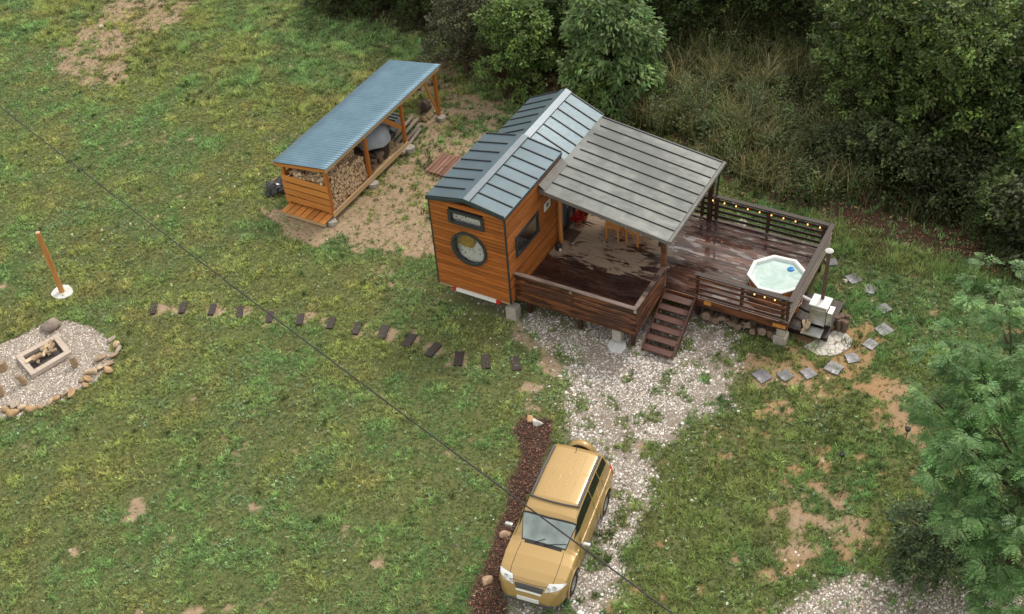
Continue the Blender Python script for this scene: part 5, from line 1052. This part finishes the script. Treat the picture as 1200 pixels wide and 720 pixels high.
x,y=scatter(34,bb(Z_REED,1.5)); k=(sd(x,y,Z_REED)+(fb(x,y,1.2,2)-.5)*2.6>0)&(NR.random(len(x))<.35+.65*sstep(.4,.6,fb(x,y,.7,0))); x,y=x[k],y[k]; reeds('tall_reeds',x,y,.5,1.9,(.10,.125,.042),(.46,.38,.21),10,.28)
x,y=scatter(9,bb(Z_REED,1.5)); k=(sd(x,y,Z_REED)+(fb(x,y,1.2,2)-.5)*2.6>-.6)&(NR.random(len(x))<sstep(.42,.62,fb(x,y,1.0,7))); x,y=x[k],y[k]; n=len(x); B=60
X=np.repeat(x,B)+NR.normal(0,.16,n*B); Y=np.repeat(y,B)+NR.normal(0,.16,n*B); H_=np.repeat(NR.uniform(.8,1.9,n),B)*NR.random(n*B)**.5; L=NR.uniform(.06,.14,n*B)
V,F,C=leaves(X,Y,H_,L,L*.4,NR.uniform(0,6.28,n*B),NR.normal(-.1,.5,n*B),np.repeat(hsvish((.08,.12,.04),n,.4,.12),B,0)*np.exp(NR.normal(0,.2,n*B))[:,None],NR.normal(0,.5,n*B)); tag(npmesh('nettle_undergrowth',V,F,C,M['leafcol']),kind='stuff')
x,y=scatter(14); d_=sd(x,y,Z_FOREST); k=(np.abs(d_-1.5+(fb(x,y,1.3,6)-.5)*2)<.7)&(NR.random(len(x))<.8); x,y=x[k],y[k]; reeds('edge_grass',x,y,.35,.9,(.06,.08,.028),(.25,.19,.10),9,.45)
# taller grass tufts around gravel, deck and far lawn
x,y=scatter(5); gr,rd,pit,mu,fo,dirt=zones(x,y); w=(sstep(.52,.7,fb(x,y,.9,2))*(.25+.75*((x>6.5)|(y>6))))*(1-pit)*(1-mu)*(1-.7*np.maximum(gr,rd)); k=(NR.random(len(x))<w)&~(sd(x,y,HOUSE)>-.05); x,y=x[k],y[k]; reeds('grass_tufts',x,y,.10,.24,(.085,.135,.045),(.22,.19,.09),16,.25)
# near tree with pinnate leaves
def fronds(lobes,dens,col,L0=.34,name='crown',par=None,k0=13):
    px=[];py=[];pz=[];yw=[];pt=[];tn=[]
    for (x,y,z,r,rz) in lobes:
        kc=max(5,int(dens*r*r*1.1)); mf=16; k=kc*mf; th=NR.uniform(0,2*np.pi,kc); u=NR.uniform(-.5,1,kc); s=np.sqrt(1-u*u); q=1-.5*NR.random(kc)**1.3; q*=1+.16*np.sin(th*4+x)+.12*np.sin(u*6+y)
        cX=np.repeat(x+r*s*np.cos(th)*q,mf); cY=np.repeat(y+r*s*np.sin(th)*q,mf); cZ=np.repeat(z+rz*u*q,mf); a2=np.repeat(th,mf)+NR.normal(0,1.0,k); rr_=NR.random(k)*.13
        px.append(cX+rr_*np.cos(a2)); py.append(cY+rr_*np.sin(a2)); pz.append(cZ+NR.uniform(-.1,.08,k)); yw.append(a2); pt.append(np.repeat(u*.5,mf)-.1+NR.normal(0,.35,k)); tn.append(np.exp(NR.normal(0,.14,k))*np.repeat(np.exp(NR.normal(0,.22,kc)),mf))  # random cluster tones also paint highlights and darker clumps into the leaf colour
    px,py,pz,yw,pt,tn=map(np.concatenate,(px,py,pz,yw,pt,tn)); n=len(px); L=L0*NR.uniform(.65,1.2,n); K=k0; t=np.linspace(.12,1,K)[None]; side=np.where(np.arange(K)%2,1.,-1.)[None]; 
    dr=pt[:,None]-.9*t; hx=L[:,None]*t*np.cos(pt)[:,None]; hz=L[:,None]*(np.sin(pt)[:,None]*t-.45*t*t)
    X=px[:,None]+np.cos(yw)[:,None]*hx; Y=py[:,None]+np.sin(yw)[:,None]*hx; Zq=pz[:,None]+hz
    ly=yw[:,None]+side*(1.05-.5*(t>.97)); LL=L[:,None]*.42*(1-.35*np.abs(t-.5)*2)+0*X; c=hsvish(col,n,.1,.07)*tn[:,None]
    V,F,C=leaves(X.ravel(),Y.ravel(),Zq.ravel(),LL.ravel(),LL.ravel()*.34,(ly+0*X).ravel(),(-.25+NR.normal(0,.2,(n,K))).ravel(),np.repeat(c,K,0),NR.normal(0,.25,n*K)); return npmesh(name,V,F,C,M['leafcol'],par)
LB=[[(15.43,-1.40)][0]+(6.6,.75,.8),[(16.19,-1.99)][0]+(6.2,1.0,.9),[(14.98,-2.46)][0]+(6.0,.6,.5),[(15.67,-2.69)][0]+(5.6,.95,.8),[(14.87,-3.20)][0]+(5.0,.8,.6),[(16.31,-3.53)][0]+(5.0,1.1,.9),[(17.00,-2.69)][0]+(5.4,1.3,1.1),
 [(15.72,-4.47)][0]+(4.2,.85,.6),[(16.96,-4.45)][0]+(4.4,1.1,.8),[(16.56,-5.03)][0]+(3.6,.9,.7),[(17.55,-5.11)][0]+(3.4,1.1,.8),[(17.49,-5.67)][0]+(2.6,.9,.7),[(16.81,-0.64)][0]+(5.8,1.0,.9),[(15.75,-3.79)][0]+(4.6,.7,.5),[(18.00,-4.20)][0]+(4,1.2,1.0)]
tb_=[(17.32,-3.41)][0]; nt=thing('leafy_tree','large feathery leaved green tree in the near right corner','tree',(tb_[0],tb_[1],0)); rel=[(a-tb_[0],b-tb_[1],c,r_,z_) for a,b,c,r_,z_ in LB]
fronds(rel+[(x*.9+.1,y*.9+.1,z*.9,r_*.8,q*.8) for x,y,z,r_,q in rel],16,(.155,.275,.10),L0=.27,name='crown',par=nt); limbs(7,.16,rel,(.5,.6)).build('trunk',M['trunk'],nt)
sb2=[(15.73,-3.64)][0]; s2=thing('leafy_bush','dark small leaved bush at the foot of the near feathery tree','bush',(sb2[0],sb2[1],0)); lo=[(0,0,1.2,.8,.7),(-.6,.4,1.0,.6,.5),(.6,-.2,1.1,.7,.6),(.2,.7,1.5,.6,.5),(-.2,-.6,.7,.6,.5),(.9,.6,1.5,.7,.6),(1.3,-.2,1.0,.7,.6)]
V,F,C=crown(lo,8,.10,(.085,.13,.06),clump=.2,W=.5,dv=.35); npmesh('crown',V,F,C,M['leafcol'],s2); limbs(1.8,.06,lo).build('trunk',M['trunk'],s2)
# ------------------------------------------------------------------ light, sky, camera
w=bpy.data.worlds.new('World'); sc.world=w; w.use_nodes=True; nt_=w.node_tree; bg=nt_.nodes['Background']; sky=nt_.nodes.new('ShaderNodeTexSky'); sky.sky_type='NISHITA'; sky.sun_disc=False
EL,AZ=50,8    # sun direction: azimuth measured from +y towards +x
sky.sun_elevation=rad(EL); sky.sun_rotation=rad(AZ); sky.dust_density=4; sky.air_density=1.6; sky.ozone_density=1
mx=nt_.nodes.new('ShaderNodeMix'); mx.data_type='RGBA'; mx.inputs[0].default_value=.65; cl=nt_.nodes.new('ShaderNodeTexNoise'); cl.inputs['Scale'].default_value=2.2; cl.inputs['Detail'].default_value=5
cr2=nt_.nodes.new('ShaderNodeValToRGB'); cr2.color_ramp.elements[0].position=.35; cr2.color_ramp.elements[0].color=(7.2,7,6.6,1); cr2.color_ramp.elements[1].position=.65; cr2.color_ramp.elements[1].color=(15.5,14.5,13.0,1)
nt_.links.new(cl.outputs[0],cr2.inputs[0]); nt_.links.new(sky.outputs[0],mx.inputs[6]); nt_.links.new(cr2.outputs[0],mx.inputs[7]); nt_.links.new(mx.outputs[2],bg.inputs[0]); bg.inputs[1].default_value=.10
sd_=Vector((math.sin(rad(AZ))*math.cos(rad(EL)),math.cos(rad(AZ))*math.cos(rad(EL)),math.sin(rad(EL))))
sl=bpy.data.lights.new('sun','SUN'); sl.energy=1.8; sl.angle=rad(14); sl.color=(1,.93,.83); so=bpy.data.objects.new('sun',sl); link(so); so.rotation_euler=sd_.to_track_quat('Z','Y').to_euler()
cd=bpy.data.cameras.new('camera'); co=bpy.data.objects.new('camera',cd); link(co); sc.camera=co; cd.sensor_width=36; cd.lens=36*1400/1200; cd.clip_end=3000; cd.clip_start=.5
Rv=Vector((0.8771967874951577,0.4761783223327545,-0.06148171556274601)); Uv=Vector((-0.2739891578054165,0.6016106737237834,0.7503296200115614)); Fv=Vector((-0.3942787559750761,0.6413414087691351,-0.6581986478144478))
co.matrix_world=Matrix(((Rv.x,Uv.x,-Fv.x,16.532),(Rv.y,Uv.y,-Fv.y,-22.7795),(Rv.z,Uv.z,-Fv.z,23.948),(0,0,0,1)))
sc.view_settings.view_transform='Standard'; sc.view_settings.look='None'; sc.view_settings.exposure=.32; sc.view_settings.gamma=1
sc.cycles.max_bounces=6; sc.cycles.diffuse_bounces=3; sc.cycles.glossy_bounces=3; sc.cycles.transparent_max_bounces=8
